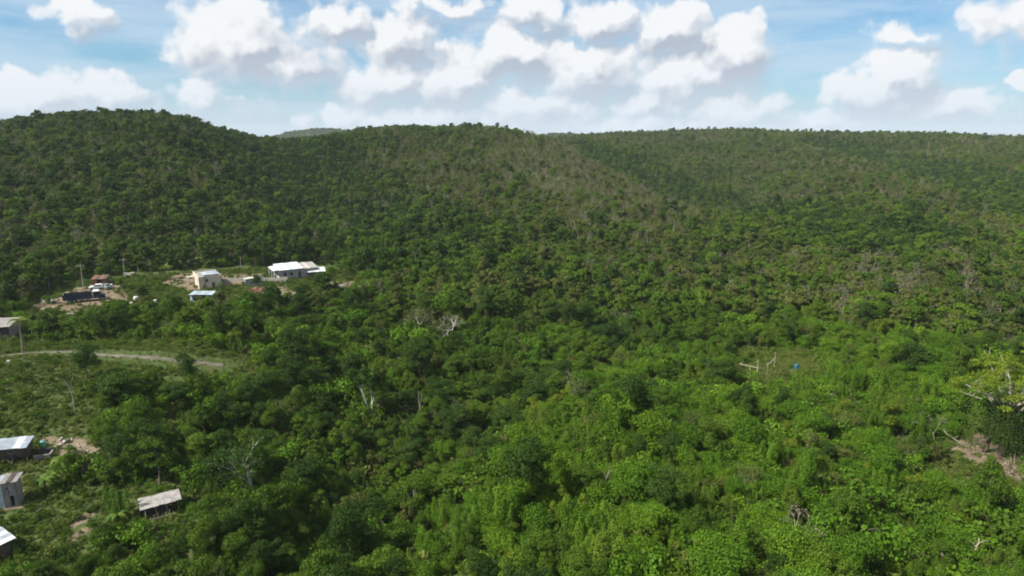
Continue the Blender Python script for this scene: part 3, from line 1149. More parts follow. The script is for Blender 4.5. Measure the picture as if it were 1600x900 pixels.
broken_wall(h, (0, 0), (5.5, 0), [1.9, 2.2, 2.3, .8, .8, 2.2, 1.8, 1.3], 'grey_shade_paint')
broken_wall(h, (5.5, 0), (5.5, 5), [1.3, 1.6, 1.0, .8, 1.4], 'concrete')
broken_wall(h, (5.5, 5), (0, 5), [1.4, 2.0, 2.2, 1.2, 1.0, 1.9, 2.2], 'concrete_pale')
broken_wall(h, (0, 5), (0, 0), [2.2, 1.9, .7, 1.6, 1.8, 1.9], 'concrete_pale')
MB().hexa([(-.3, -.2, 2.0), (2.3, -.2, 2.25), (2.3, 2.2, 2.35), (-.3, 2.2, 2.1)], [(-.3, -.2, 2.1), (2.3, -.2, 2.35), (2.3, 2.2, 2.45), (-.3, 2.2, 2.2)]).build('roof_remnant', 'concrete_pale', h)

h = house_at('garden_wall', 345, 440, 5, 'long low pale garden wall behind the peach house', 'wall')
for k in range(8):
    MB().box(k * 2.4, k * 2.4 + 2.36, 0, .2, -.8, .75 + .1 * ((k * 5) % 3)).build('wall_panel', 'concrete_pale', h)

h = house_at('kiosk', 298, 473, 0, 'light blue open-fronted kiosk below the peach house', 'kiosk')
MB().box(0, .5, 0, 2.6, -.6, 2.0).build('wall', 'paleblue_paint', h)
MB().box(.5, 5.6, 2.4, 2.6, -.6, 2.0).build('back_wall', 'teal_paint', h)
MB().box(5.3, 5.6, 0, 2.4, -.6, 2.0).build('wall', 'teal_paint', h)
MB().box(.5, 5.3, 0, .15, -.6, .35).build('counter', 'teal_paint', h)
roof_sheets(h, -.2, 5.8, -.3, 2.05, 2.9, 2.35, ['zinc_aqua', 'zinc'], 5, seed=9)
clear(h.location.x, h.location.y, 3, 10)
clear(h.location.x + 4, h.location.y, 3, 10)

# left edge building
h = house_at('house', 16, 530, 10, 'grey block house with low pitched roof beside the yellow palm')
wall(h, (-8, 0), (0, 0), 2.7, 'dark_board', [(1.2, 2.2, .9, 1.9, 'window'), (5.2, 6.1, 0, 2.0, 'door')])
wall(h, (0, 0), (0, 5), 2.7, 'concrete')
wall(h, (0, 5), (-8, 5), 2.7, 'concrete')
wall(h, (-8, 5), (-8, 0), 2.7, 'concrete')
roof_sheets(h, -8.3, .3, -.3, 2.75, 5.3, 3.4, ['fibre_cement', 'concrete'], 8, seed=10)


# ------------------------------------------------------------------ vehicles
def wheel(parent, x, y, r, w=.22):
    m = MB()
    m.tube([(x, y - w / 2, r), (x, y + w / 2, r)], [r, r], 14)
    wh = m.build('wheel', 'tyre', parent)
    MB().tube([(x, y - w / 2 - .012, r), (x, y + w / 2 + .012, r)], [r * .55, r * .55], 10).build('rim', 'metal_grey', wh)
    return wh


def make_truck():
    p = ground_at(99, 476)
    t = empty('truck', p, R(28), 'dark navy truck with long cargo bed and pale cab roof parked on bare earth', 'truck')
    MB().box(.1, 9.2, .75, 1.65, .62, .85).build('chassis', 'metal_grey', t)
    bed = MB()
    bed.box(0, 6.4, 0, 2.4, .9, 1.05)
    bed.build('cargo_bed', 'navy_paint', t)
    for nm, b in (('side_panel', (0, 6.4, 0, .08, 1.05, 2.35)), ('side_panel', (0, 6.4, 2.32, 2.4, 1.05, 2.35)), ('headboard', (6.3, 6.4, .08, 2.32, 1.05, 2.6))):
        MB().box(*b).build(nm, 'navy_paint', t)
    MB().box(0, .08, .08, 2.32, 1.05, 2.3).build('tailgate', 'concrete_pale', t)
    for k in range(5):
        MB().box(.3 + k * 1.4, .42 + k * 1.4, -.05, 0, .95, 2.3).build('stake', 'navy_paint', t)
    cb = MB()
    cb.hexa([(6.7, .1, .75), (8.6, .1, .75), (8.6, 2.3, .75), (6.7, 2.3, .75)], [(6.7, .15, 2.55), (8.1, .2, 2.55), (8.1, 2.2, 2.55), (6.7, 2.25, 2.55)])
    cab = cb.build('cab', 'navy_paint', t)  # navy here puts shade into the colour of the cab's sides
    MB().hexa([(6.65, .1, 2.56), (8.2, .15, 2.56), (8.2, 2.25, 2.56), (6.65, 2.3, 2.56)], [(6.75, .2, 2.72), (7.95, .3, 2.72), (7.95, 2.1, 2.72), (6.75, 2.2, 2.72)]).build('cab_roof', 'car_white', cab)
    MB().hexa([(7.0, .085, 1.65), (8.05, .085, 1.65), (8.05, .12, 1.65), (7.0, .12, 1.65)], [(7.0, .14, 2.35), (7.95, .16, 2.35), (7.95, .19, 2.35), (7.0, .17, 2.35)]).build('side_window', 'glass_dark', cab)
    MB().hexa([(8.38, .3, 1.7), (8.42, .3, 1.7), (8.42, 2.1, 1.7), (8.38, 2.1, 1.7)], [(8.15, .35, 2.4), (8.19, .35, 2.4), (8.19, 2.05, 2.4), (8.15, 2.05, 2.4)]).build('windscreen', 'glass_dark', cab)
    MB().box(8.6, 9.4, .35, 2.05, .7, 1.55).build('bonnet', 'navy_paint', t)
    MB().box(9.4, 9.55, .15, 2.25, .55, .8).build('bumper', 'metal_grey', t)
    for yy in (.5, 1.7):
        MB().tube([(9.4, yy + .1, 1.2), (9.44, yy + .1, 1.2)], [.12, .12], 10).build('headlight', 'lamp_glass', t)
    for xx in (1.4, 2.5, 8.7):
        for yy in (.25, 2.15):
            wheel(t, xx, yy, .5, .3)
    MB().box(3.4, 4.6, .35, .75, .45, .85).build('fuel_tank', 'metal_grey', t)


make_truck()
for q in ((101, 477), (118, 475), (136, 472)):
    q = ground_at(*q)
    clear(q.x, q.y, 3.2, 17)


def make_car(px, py, deg, body, label):
    p = ground_at(px, py)
    t = empty('car', p, R(deg), label, 'car', None)
    prof = [(-2.05, .35), (2.05, .35), (2.1, .62), (1.95, .82), (1.0, .93), (.45, 1.38), (-1.0, 1.42), (-1.75, .98), (-2.08, .9)]
    m = MB()
    n_ = len(prof)
    for yy in (-.82, .82):
        pass
    a = [(x, -.82 if z < 1.0 else -.66, z) for x, z in prof]
    b = [(x, .82 if z < 1.0 else .66, z) for x, z in prof]
    fs = [tuple(range(n_)), tuple(range(2 * n_ - 1, n_ - 1, -1))]
    for k in range(n_):
        k2 = (k + 1) % n_
        fs.append((k, n_ + k, n_ + k2, k2))
    m.add(a + b, fs)
    bo = m.build('body', body, t)
    md = bo.modifiers.new('round', 'BEVEL')
    md.width = .05
    md.segments = 2
    for s in (-1, 1):
        MB().hexa([(-1.55, s * .825, .98), (.82, s * .825, .98), (.82, s * .80, .98), (-1.55, s * .80, .98)][::s], [(-1.0, s * .69, 1.34), (.42, s * .69, 1.34), (.42, s * .66, 1.34), (-1.0, s * .66, 1.34)][::s]).build('side_window', 'glass_dark', t)
        MB().tube([(2.06, s * .58, .68), (2.13, s * .58, .68)], [.11, .11], 8).build('headlight', 'lamp_glass', t)
        for xx in (-1.3, 1.3):
            wheel(t, xx, s * .76, .32, .2)
    MB().hexa([(.95, -.66, .97), (1.0, -.66, .95), (1.0, .66, .95), (.95, .66, .97)], [(.50, -.58, 1.36), (.55, -.58, 1.36), (.55, .58, 1.36), (.50, .58, 1.36)]).build('windscreen', 'glass_dark', t)
    MB().hexa([(-1.78, -.64, 1.0), (-1.70, -.64, 1.0), (-1.70, .64, 1.0), (-1.78, .64, 1.0)], [(-1.1, -.58, 1.38), (-1.02, -.58, 1.38), (-1.02, .58, 1.38), (-1.1, .58, 1.38)]).build('rear_window', 'glass_dark', t)
    for sx in (-2.12, 2.08):
        MB().box(sx - .05, sx + .07, -.8, .8, .35, .55).build('bumper', 'metal_grey', t)
    return t


make_car(153, 452, 205, 'car_white', 'white car parked on bare earth beside the rusty shed')
make_car(165, 451, 150, 'car_grey', 'grey green car parked next to the white car')

h = house_at('shed', 146, 447, 15, 'rusty brown lean-to shed behind the white car', 'shed')
wall(h, (0, 0), (3.4, 0), 1.9, 'rust', [(1.0, 2.2, 0, 1.7, 'hole')])
wall(h, (3.4, 0), (3.4, 2.6), 1.9, 'brown_board')
wall(h, (3.4, 2.6), (0, 2.6), 2.3, 'brown_board')
wall(h, (0, 2.6), (0, 0), 1.9, 'rust')
roof_sheets(h, -.25, 3.6, -.3, 1.95, 2.9, 2.5, ['rust', 'brown_board'], 4, seed=12)


# ------------------------------------------------------------------ poles
def utility_pole(px, py, hgt, label, arm=True):
    p = ground_at(px, py)
    t = empty('utility_pole', p, R(15), label, 'utility pole', 'utility poles of the hamlet')
    MB().tube([(0, 0, -.5), (0.02, 0, hgt * .5), (.05, 0, hgt)], [.13, .11, .08], 8).build('pole', 'pole_wood', t)
    if arm:
        MB().box(-.9, .9, -.05, .05, hgt - .7, hgt - .58).build('crossarm', 'pole_wood', t)
        for xx in (-.8, 0.25, .8):
            MB().tube([(xx, 0, hgt - .58), (xx, 0, hgt - .42)], [.05, .035], 6).build('insulator', 'lamp_glass', t)
    clear(p.x, p.y, 2.2, 4)


utility_pole(131, 455, 7.6, 'tall thin wooden utility pole behind the dark truck')
utility_pole(195, 430, 5.2, 'short utility pole against dark trees behind the bare yard')

# pale slabs and yard clutter of the hamlet
for px, py, L, D_, H, deg, lab in (
        (178, 480, 4.2, 1.4, .9, 18, 'broken pale concrete foundation wall in front of the yard'),
        (104, 494, 3.6, 1.0, .5, 30, 'pale concrete slab lying below the dark truck'),
        (40, 507, 2.2, .9, .5, 10, 'pale slab lying behind the yellow palm'),
        (193, 431, 3.0, 1.2, .8, 5, 'pinkish broken block wall by the short pole'),
        (516, 451, 4.6, 1.4, .9, 12, 'low pale broken wall at the wood edge beyond the small white-roofed shed'),
):
    t = house_at('wall_remnant', px, py, deg, lab, 'wall')
    g_ = random.Random(px)
    k, x = 0, 0.0
    while x < L:
        w_ = g_.uniform(.5, .95)
        MB().box(x, min(L, x + w_) - .02, 0, D_ * g_.uniform(.4, 1), -.5, H * g_.uniform(.45, 1.15)).build('block', 'concrete_pale' if k % 3 else 'concrete', t)
        x += w_
        k += 1
    clear(t.location.x, t.location.y, 3.0, 5)

p = ground_at(213, 470)
t = empty('water_tank', p, 0, 'round white water tank by the edge of the bare yard', 'tank')
MB().tube([(0, 0, -.2), (0, 0, 1.0), (0, 0, 1.18), (0, 0, 1.26)], [.62, .62, .45, .18], 14).build('body', 'white_paint', t)
MB().tube([(0, 0, 1.25), (0, 0, 1.33)], [.2, .2], 10).build('lid', 'metal_grey', t)
clear(p.x, p.y, 2, 6)
for px, py, mt, lab in ((174, 449, 'white_paint', 'small white drum beside the grey green car'), (462, 459, 'concrete_pale', 'pale round drum on the rubble below the bungalow'),
                        (243, 474, 'white_paint', 'white drum half hidden in bushes near the water tank')):
    p = ground_at(px, py)
    t = empty('drum', p, 0, lab, 'drum')
    MB().tube([(0, 0, -.1), (0, 0, .9)], [.38, .38], 12).build('body', mt, t)
    for zz in (.28, .6, .88):
        MB().tube([(0, 0, zz), (0, 0, zz + .04)], [.4, .4], 12).build('hoop', mt, t)
    clear(p.x, p.y, 1.6, 4)


def heap(name, px, py, r, n_, mat, label, cat, seed, smin=.12, smax=.35, piece='stone'):
    p = ground_at(px, py)
    t = empty(name, p, 0, label, cat)
    g_ = random.Random(seed)
    shared = []
    for k in range(4):
        m = MB()
        q = [(Vector((sx, sy, sz)) * g_.uniform(.8, 1.2)) for sz in (-1, 1) for sx, sy in ((-1, -1), (1, -1), (1, 1), (-1, 1))]
        m.hexa(q[:4], q[4:])
        shared.append(m.mesh(piece, [mat]))
    for k in range(n_):
        a, d_ = g_.uniform(0, 6.28), r * math.sqrt(g_.random())
        s_ = g_.uniform(smin, smax)
        o = bpy.data.objects.new(piece, shared[k % 4])
        col.objects.link(o)
        o.parent = t
        x, y = d_ * math.cos(a), d_ * math.sin(a)
        o.location = (x, y, hz(p.x + x, p.y + y) - p.z + s_ * .5 + max(0, (1 - d_ / r)) * r * .15)
        o.rotation_euler = (g_.uniform(-.4, .4), g_.uniform(-.4, .4), a)
        o.scale = (s_ * g_.uniform(.8, 1.6), s_, s_ * .7)
    return t


heap('rubble_heap', 440, 462, 2.6, 40, 'concrete', 'grey rubble heap in front of the bungalow lawn', 'rubble', 3)
heap('rubble_heap', 400, 455, 2.4, 36, 'rust', 'reddish brown rubble heap in front of the masonry ruin', 'rubble', 4)
heap('rubble_heap', 470, 464, 1.8, 30, 'peach_paint', 'orange brown rubble heap beside the pale drum', 'rubble', 6)
heap('rubble_heap', 78, 470, 1.8, 22, 'stone', 'pale stone heap at the end of the dark truck', 'rubble', 7)
heap('rubble_heap', 100, 692, 1.3, 14, 'stone', 'scattered pale stones behind the tin-roofed shack yard', 'rubble', 8, .06, .17)
heap('rubble_heap', 20, 568, 2.6, 16, 'stone', 'few pale stones on the grassy bank below the road', 'rubble', 9, .08, .2)

# ------------------------------------------------------------------ near shacks on the left
h = house_at('shack', 44, 724, 17, 'tin-roofed board shack on stilts with teal end panel', 'house', dz=.2)
wall(h, (-9, 0), (-3.3, 0), 2.15, 'teal_paint', [(4.4, 5.0, 1.1, 1.7, 'window')], z0=.55, name='teal_wall', t=.12)
wall(h, (-3.3, 0), (0, 0), 2.15, 'brown_board', [(1.1, 1.8, 1.3, 1.8, 'window')], z0=.75, t=.12)
for k in range(6):
    MB().box(-3.25 + k * .54, -3.25 + k * .54 + .5, -.035, -.004, .78, 1.2).build('board', 'dark_board' if k % 2 else 'brown_board', h)
wall(h, (0, 0), (0, 2.4), 2.15, 'brown_board', z0=.6, t=.12)
wall(h, (0, 2.4), (-9, 2.4), 2.3, 'brown_board', z0=.6, t=.12)
MB().box(-9, -.01, .13, 2.25, .55, .7).build('floor', 'brown_board', h)
for k in range(6):
    for yy in (.05, 2.2):
        MB().box(-.16 - k * 1.7, -.02 - k * 1.7, yy, yy + .14, -1.0, .56).build('stilt', 'pole_wood', h)
roof_sheets(h, -9.3, .25, -.4, 2.17, 2.7, 2.5, ['zinc', 'zinc_white', 'zinc', 'zinc'], 11, seed=21)
clear(h.location.x, h.location.y, 3.5, 6)

h = house_at('annex', 53, 721, 17, 'roofless concrete block annex joined to the tin-roofed shack', 'annex')
wall(h, (0, 0), (2.1, 0), .7, 'concrete', z0=-1)
wall(h, (2.1, 0), (2.1, 1.6), .75, 'concrete', z0=-1)
wall(h, (2.1, 1.6), (0, 1.6), 1.0, 'dark_board', z0=-1)
MB().box(.2, 1.9, .2, 1.4, .15, .3).build('floor', 'dark_board', h)
p = ground_at(68, 698)
t = empty('water_tank', p, 0, 'small dull green water tank behind the concrete annex', 'tank')
MB().tube([(0, 0, -.2), (0, 0, .8), (0, 0, .95)], [.38, .38, .2], 12).build('body', 'teal_paint', t)
MB().tube([(0, 0, .94), (0, 0, 1.0)], [.2, .2], 8).build('lid', 'metal_grey', t)

h = house_at('house', 8, 796, 18, 'narrow two-storey grey block house with pale blue painted side')
wall(h, (-5, 0), (0, 0), 3.1, 'paleblue_paint', [(3.7, 4.4, 1.4, 2.1, 'window'), (1.4, 2.2, 1.4, 2.1, 'window')], name='painted_wall')
wall(h, (0.005, 0), (1.5, 0), 3.3, 'concrete', [(.35, .75, 2.25, 2.8, 'window'), (.65, 1.15, 0.1, 1.5, 'door')], door='glass_dark')
MB().tube([(0, -.06, -.2), (0, -.06, 3.2)], [.05, .05], 6).build('drainpipe', 'white_paint', h)
wall(h, (1.5, 0), (1.5, 1.9), 3.3, 'concrete')
wall(h, (1.5, 1.9), (-5, 1.9), 3.1, 'concrete')
roof_sheets(h, -5.2, -.06, -.3, 3.2, 2.2, 3.3, ['zinc', 'fibre_cement', 'zinc'], 6, seed=23)
roof_sheets(h, 0, 1.75, -.2, 3.4, 2.2, 3.5, ['fibre_cement', 'brown_board'], 3, seed=24)
clear(h.location.x, h.location.y, 3, 6)

h = house_at('shack', 225, 814, 33, 'low board shack with sloping grey sheet roof and pale posts', 'house', dz=.1)
wall(h, (0, .5), (4.1, .5), 1.5, 'dark_board', [(1.0, 1.7, .1, 1.4, 'hole'), (2.6, 3.3, .7, 1.3, 'window')], t=.1, z0=-.8)
wall(h, (4.1, .5), (4.1, 1.8), 1.55, 'dark_board', t=.1, z0=-.8)
wall(h, (4.1, 1.8), (0, 1.8), 1.6, 'dark_board', t=.1, z0=-.8)
wall(h, (0, 1.8), (0, .5), 1.55, 'dark_board', t=.1, z0=-.8)
for xx in (.25, 1.4, 2.6, 3.9):
    MB().tube([(xx, .02, -.8), (xx, .02, 1.38)], [.07, .06], 6).build('post', 'stick_pale', h)
roof_sheets(h, -.25, 4.3, -.2, 1.45, 2.0, 1.78, 'fibre_cement', 7, seed=25)
clear(h.location.x + 2, h.location.y, 3.4, 9)
clear(h.location.x + 4, h.location.y + 2, 2.4, 9)
t = house_at('fence', 236, 818, 33, 'short row of pale fence stakes before the low board shack', 'fence')
for k in range(7):
    MB().tube([(k * .42, 0, -.4), (k * .42 + .03, 0, .75 + .2 * (k % 3))], [.05, .035], 5).build('stake', 'stick_pale', t)
MB().tube([(-.1, .04, .45), (2.7, .04, .5)], [.03, .03], 5).build('rail', 'stick_pale', t)
clear(t.location.x, t.location.y, 2.5, 6)

h = house_at('shack', -16, 886, -35, 'shack with bright white sheet roof among bushes below the block house', 'house')
wall(h, (-4, 0), (0, 0), 1.6, 'brown_board', [(1.5, 2.3, 0, 1.45, 'door')], t=.12)
wall(h, (0, 0), (0, 2.2), 1.6, 'brown_board', t=.12)
wall(h, (0, 2.2), (-4, 2.2), 1.7, 'brown_board', t=.12)
wall(h, (-4, 2.2), (-4, 0), 1.6, 'brown_board', t=.12)
roof_sheets(h, -4.3, .3, -.3, 1.75, 2.5, 2.0, ['zinc_white', 'zinc'], 5, seed=26)
clear(h.location.x, h.location.y, 3.5, 8)


# ------------------------------------------------------------------ earth road along the bank
def road_strip():
    pix = [(-60, 560), (0, 557), (45, 552), (95, 550), (160, 555), (215, 558), (265, 563), (310, 567), (350, 572)]
    P = [ground_at(*q) for q in pix]
    pts = []
    for a, b in zip(P[:-1], P[1:]):
        for k in range(8):
            pts.append(a.lerp(b, k / 8))
    pts.append(P[-1])
    m = MB()
    vs_, fs_ = [], []
    for i, q in enumerate(pts):
        d = pts[min(i + 1, len(pts) - 1)] - pts[max(i - 1, 0)]
        nrm = Vector((-d.y, d.x, 0)).normalized()
        wd = .78 + .2 * math.sin(i * .9) + .15 * math.sin(i * 2.3)
        for k in range(5):
            w_ = q + nrm * wd * (k - 2) / 2
            vs_.append((w_.x, w_.y, hz(w_.x, w_.y) + (.16 if abs(k - 2) < 2 else -.02)))
    for i in range(len(pts) - 1):
        for k in range(4):
            fs_.append((i * 5 + k, i * 5 + k + 1, i * 5 + k + 6, i * 5 + k + 5))
    m.add(vs_, fs_)
    o = m.build('road', 'road_earth', None, True)
    tag(o, 'pale earth road running along the grassy bank', 'road', kind='structure')
    return pts


ROAD = road_strip()
for q in ROAD[::2]:
    clear(q.x, q.y, 3.0, 8.2)


# ------------------------------------------------------------------ things on the right
def pole_frame():
    spec = [(1157, 583, 2.2, .06), (1171, 587, 2.0, .055), (1182, 592, 3.7, .09), (1198, 588, 2.7, .075), (1209, 577, 3.4, .055)]
    base = ground_at(1182, 592)
    t = empty('pole_frame', base, 0, 'frame of pale upright poles and crosspieces standing in low green scrub', 'frame')
    P = []
    for px, py, hh, r_ in spec:
        q = ground_at(px, py) - base
        P.append((q, hh))
        MB().tube([q + Vector((0, 0, -.4)), q + Vector((.05, 0, hh * .5)), q + Vector((.02, .05, hh))], [r_ * 1.2, r_ * 1.1, r_ * .8], 7).build('post', 'stick_pale', t)
    for i, j, k in ((0, 2, .68), (3, 4, .78), (2, 3, .6)):
        a, b = P[i][0] + Vector((0, 0, P[i][1] * .82)), P[j][0] + Vector((0, 0, P[j][1] * (.55 if j == 2 else .62)))
        e = (b - a).normalized()
        MB().tube([a - e * .5, (a + b) / 2, b + e * .5], [.06, .07, .05], 6).build('crosspiece', 'stick_pale', t)
    clear(base.x, base.y, 3.5, 14)
    clear(base.x + 3, base.y, 3.0, 12)


pole_frame()
p = ground_at(1244, 578)
t = empty('barrel', p, 0, 'blue plastic barrel standing in the scrub clearing', 'barrel')
MB().tube([(0, 0, -.1), (0, 0, .1), (0, 0, .5), (0, 0, .95), (0, 0, 1.1)], [.3, .35, .38, .35, .28], 14).build('body', 'barrel_blue', t)
for zz in (.33, .72):
    MB().tube([(0, 0, zz), (0, 0, zz + .06)], [.395, .395], 14).build('hoop', 'barrel_blue', t)
clear(p.x, p.y, 3, 6)


def log(px, py, dx, dy, dz, r_, label, mat='stick_pale', name='fallen_log', z0=.1):
    p = ground_at(px, py)
    g_ = random.Random(int(px * 7 + py))
    pts, rad = [], []
    for k in range(6):
        t_ = k / 5
        pts.append((dx * t_ + g_.uniform(-.1, .1), dy * t_ + g_.uniform(-.1, .1), z0 + dz * t_ + g_.uniform(-.06, .06)))
        rad.append(r_ * (1 - .55 * t_))
    m = MB().tube(pts, rad, 7)
    for k in (2, 3, 4):
        b = Vector(pts[k])
        e = b + Vector((g_.uniform(-.8, .8), g_.uniform(-.5, .5), g_.uniform(.2, .9)))
        m.tube([b, (b + e) / 2 + Vector((.05, 0, .08)), e], [r_ * .4, r_ * .3, r_ * .12], 5)
    o = m.build(name, mat)
    o.location = p
    tag(o, label, 'log', 'fallen logs and limbs')
    clear(p.x + dx / 2, p.y + dy / 2, 1.8, 4)
    return o


log(1503, 697, -2.0, 1.5, 1.5, .065, 'pale pole leaning over the bare clearing beside the great vine tree')
log(1530, 648, -3.0, 1.0, .9, .10, 'pale fallen limb caught among the bushes left of the great vine tree', z0=2.6)
log(1440, 860, 1.6, .8, .9, .10, 'forked white dead limb in the lowest thicket')
log(1520, 878, .6, .5, 2.2, .12, 'upright curved white snag in the lowest thicket')
log(1478, 762, 1.5, -1.5, .2, .08, 'short pale log on the small bare patch', z0=.15)
log(125, 700, -1.6, 1.3, .25, .10, 'pale plank-like log on bare earth behind the tin-roofed shack')
log(140, 706, -1.3, -.1, .1, .11, 'short pale log at the edge of the bare earth by the bushes')
log(180, 797, 1.4, -.9, .3, .12, 'thick pale log lying beside the low board shack')
log(150, 758, -1.6, .8, .5, .08, 'grey fallen limb in the bushes behind the low board shack')
log(58, 800, .6, -.6, .2, .09, 'short white log on grass beside the narrow block house')
log(14, 722, .9, -.6, .1, .12, 'pale board lying below the tin-roofed shack')

# brush pile
p = ground_at(1580, 738)
t = empty('brush_pile', p, 0, 'big heap of dry brown brushwood on the bare clearing', 'brush pile')
g_ = random.Random(44)
for k in range(110):
    a, d_ = g_.uniform(0, 6.28), 2.0 * math.sqrt(g_.random())
    b = Vector((d_ * math.cos(a), d_ * math.sin(a), -.1))
    e = b + Vector((g_.uniform(-1.0, 1.0), g_.uniform(-1.0, 1.0), g_.uniform(.5, 2.4) * (1.15 - d_ / 3)))
    MB().tube([b, (b + e) / 2 + Vector((g_.uniform(-.2, .2), g_.uniform(-.2, .2), .1)), e], [.045, .03, .012], 4, cap=False).build('stick', 'twig_brown' if k % 4 else 'stick_pale', t)
clear(p.x, p.y, 3.2, 12)
clear(p.x - 4, p.y + 2, 3, 10)


# ------------------------------------------------------------------ single trees one can pick out
def bare_tree(px, py, hh, r0, spread, depth, label, mat='bark_white', seed=1, trunk=.45, fork=3, cl=2.2, front=7, leafn=0, leafm='leaf_olive', cat='tree', sxy=1.0):
    p = ground_at(px, py)
    m, tips = branch_tree(seed, hh, r0, spread, depth, fork, trunk)
    t = empty('bare_tree', p, random.Random(seed).uniform(0, 6.28), label, cat, 'pale-barked bare trees')
    t.scale = (sxy, sxy, 1)
    m.build('trunk', mat, t)
    if leafn:
        gg = np.random.default_rng(seed)
        T = np.array([tuple(q) for q in tips])
        c = T[gg.integers(0, len(T), leafn)] + gg.normal(0, .35, (leafn, 3))
        nn = gg.normal(0, 1, (leafn, 3))
        nn /= np.linalg.norm(nn, axis=1, keepdims=True)
        v, q = leaves(c, nn, .22, seed)
        MB().arr(v, q).build('crown', leafm, t)
    clear(p.x, p.y, cl, front)
    return t


bare_tree(578, 655, 6.4, .22, .35, 1, 'tall white-trunked tree with short bare limbs in dark foliage', seed=31, trunk=.85, leafn=1500, leafm='leaf_dark', front=9, cl=1.7)
bare_tree(584, 656, 5.0, .14, .3, 1, 'shorter second white stem close beside the tall white-trunked tree', seed=32, trunk=.9, leafn=300, leafm='leaf_dark', front=8, cl=1.4)
bare_tree(400, 780, 6.6, .17, .5, 4, 'white-trunked tree with wide crooked bare limbs above the lowest woods', seed=33, trunk=.55, leafn=1600, leafm='leaf_dark', front=8, cl=1.8)
bare_tree(708, 530, 8.6, .26, .95, 5, 'big spreading leafless tree with pale crooked limbs amid the scrub', seed=35, trunk=.34, cl=2.6, front=6, sxy=1.3, leafn=500)
bare_tree(655, 522, 7.4, .19, 1.0, 5, 'smaller leafless grey tree beside the big spreading leafless one', 'bark_pale', seed=37, trunk=.34, cl=2.4, front=6, sxy=1.3, leafn=700)
bare_tree(118, 645, 4.6, .11, .25, 1, 'slender white stem standing on the grassy bank below the road', seed=39, trunk=.9, cl=1.5, front=4, leafn=350)
bare_tree(657, 658, 4.6, .12, .4, 1, 'broken pale stub of a tree rising from the scrub', 'bark_pale', seed=41, trunk=.9, cl=1.4, front=4)
bare_tree(1040, 700, 5.2, .10, .5, 3, 'thin grey leafless tree on the bright green slope', 'bark_pale', seed=43, cl=1.3, front=4)
bare_tree(940, 775, 4.8, .10, .5, 2, 'forked grey leafless sapling low on the bright green slope', 'bark_pale', seed=45, cl=1.2, front=4)
bare_tree(1290, 640, 3.8, .10, .5, 2, 'small pale dead tree below the blue barrel', 'bark_pale', seed=47, cl=1.2, front=4)
bare_tree(545, 375, 8.0, .22, .7, 5, 'grey leafless tree at the foot of the hill behind the small shed', 'bark_pale', seed=49, cl=2.2, front=5, leafn=300)
bare_tree(905, 380, 7.0, .16, .4, 2, 'lone pale dead stem on the flank of the middle hill', 'bark_pale', seed=51, trunk=.7, cl=1.6, front=6)

# dark tree by the road
def kind_tree(name, px, py, key, s, label, cat='tree', cl=2.5, front=3):
    p = ground_at(px, py)
    (tr, cr), lm, bk = KINDS[key]
    t = empty(name, p, px * .7, label, cat)
    t.scale = (s, s, s)
    tr.build('trunk', bk, t)
    cr.build('crown', lm, t)
    clear(p.x, p.y, cl, front)
    return t


kind_tree('broadleaf_tree', 138, 598, 'a3', .85, 'dense dark green tree standing over the earth road')
kind_tree('broadleaf_tree', 402, 452, 'a3', .5, 'small dark tree in front of the bungalow porch', cl=1.5)
kind_tree('broadleaf_tree', 226, 472, 'a3', .55, 'dark bushy tree between the bare yard and the peach house', cl=1.5)
kind_tree('broadleaf_tree', 268, 476, 'a1', .45, 'green bushy tree beside the light blue kiosk', cl=1.5)
kind_tree('broadleaf_tree', 347, 456, 'a0', .42, 'small green tree right beside the peach house', cl=1.2)
kind_tree('broadleaf_tree', 500, 462, 'a3', .8, 'dark tree in front of the small white-roofed shed', cl=1.6)
kind_tree('broadleaf_tree', 188, 452, 'a0', .6, 'small green tree behind the white drum of the yard', cl=1.2)
kind_tree('broadleaf_tree', 190, 815, 'b1', .8, 'leafy vine column beside the low board shack', cl=1.2)
kind_tree('broadleaf_tree', 112, 748, 'a1', .55, 'bushy tree between the tin-roofed shack and the low board shack', cl=1.2)


# palms and banana plants
def frond_mesh(length, width, droop, seed, leaflets=11):
    m = MB()
    pts = []
    for k in range(leaflets + 1):
        t_ = k / leaflets
        pts.append(Vector((length * t_ * (1 - .25 * droop * t_), 0, length * (.55 * t_ - droop * t_ * t_))))
    m.tube(pts, [.03 * (1 - .8 * k / leaflets) for k in range(leaflets + 1)], 4, cap=False)
    g_ = random.Random(seed)
    for k in range(1, leaflets + 1):
        w_ = width * math.sin(math.pi * (.15 + .8 * k / leaflets))
        for s in (-1, 1):
            a = pts[k]
            e = a + Vector((.28 * length / 3, s * w_, -.25 * w_ - g_.uniform(0, .1)))
            m.add([a - Vector((.08, 0, 0)), a + Vector((.08, 0, 0)), e], [(0, 1, 2)])
    return m


def palm(px, py, hh, label, mat='frond', nf=13, fl=2.3, name='palm_tree', cat='palm tree', wid=.6):
    p = ground_at(px, py)
    t = empty(name, p, 0, label, cat)
    g_ = random.Random(px)
    MB().tube([(0, 0, -.3), (.1, .05, hh * .35), (.12, .1, hh * .7), (.2, .1, hh)], [.2, .14, .12, .11], 8).build('trunk', 'bark_grey', t)
    shared = [frond_mesh(fl * g_.uniform(.85, 1.15), wid, g_.uniform(.45, .95), k).mesh('frond', [mat]) for k in range(4)]
    for k in range(nf):
        o = bpy.data.objects.new('frond', shared[k % 4])
        col.objects.link(o)
        o.parent = t
        o.location = (.2, .1, hh)
        o.rotation_euler = (0, g_.uniform(-.55, .35), k * 2.4 + g_.uniform(-.3, .3))
    clear(p.x, p.y, 2.2, 5)


palm(36, 553, 6.4, 'yellowing palm with thin trunk at the near edge of the road')
palm(262, 436, 3.6, 'small yellowish palm at the wood edge behind the peach house', nf=11, fl=2.0)


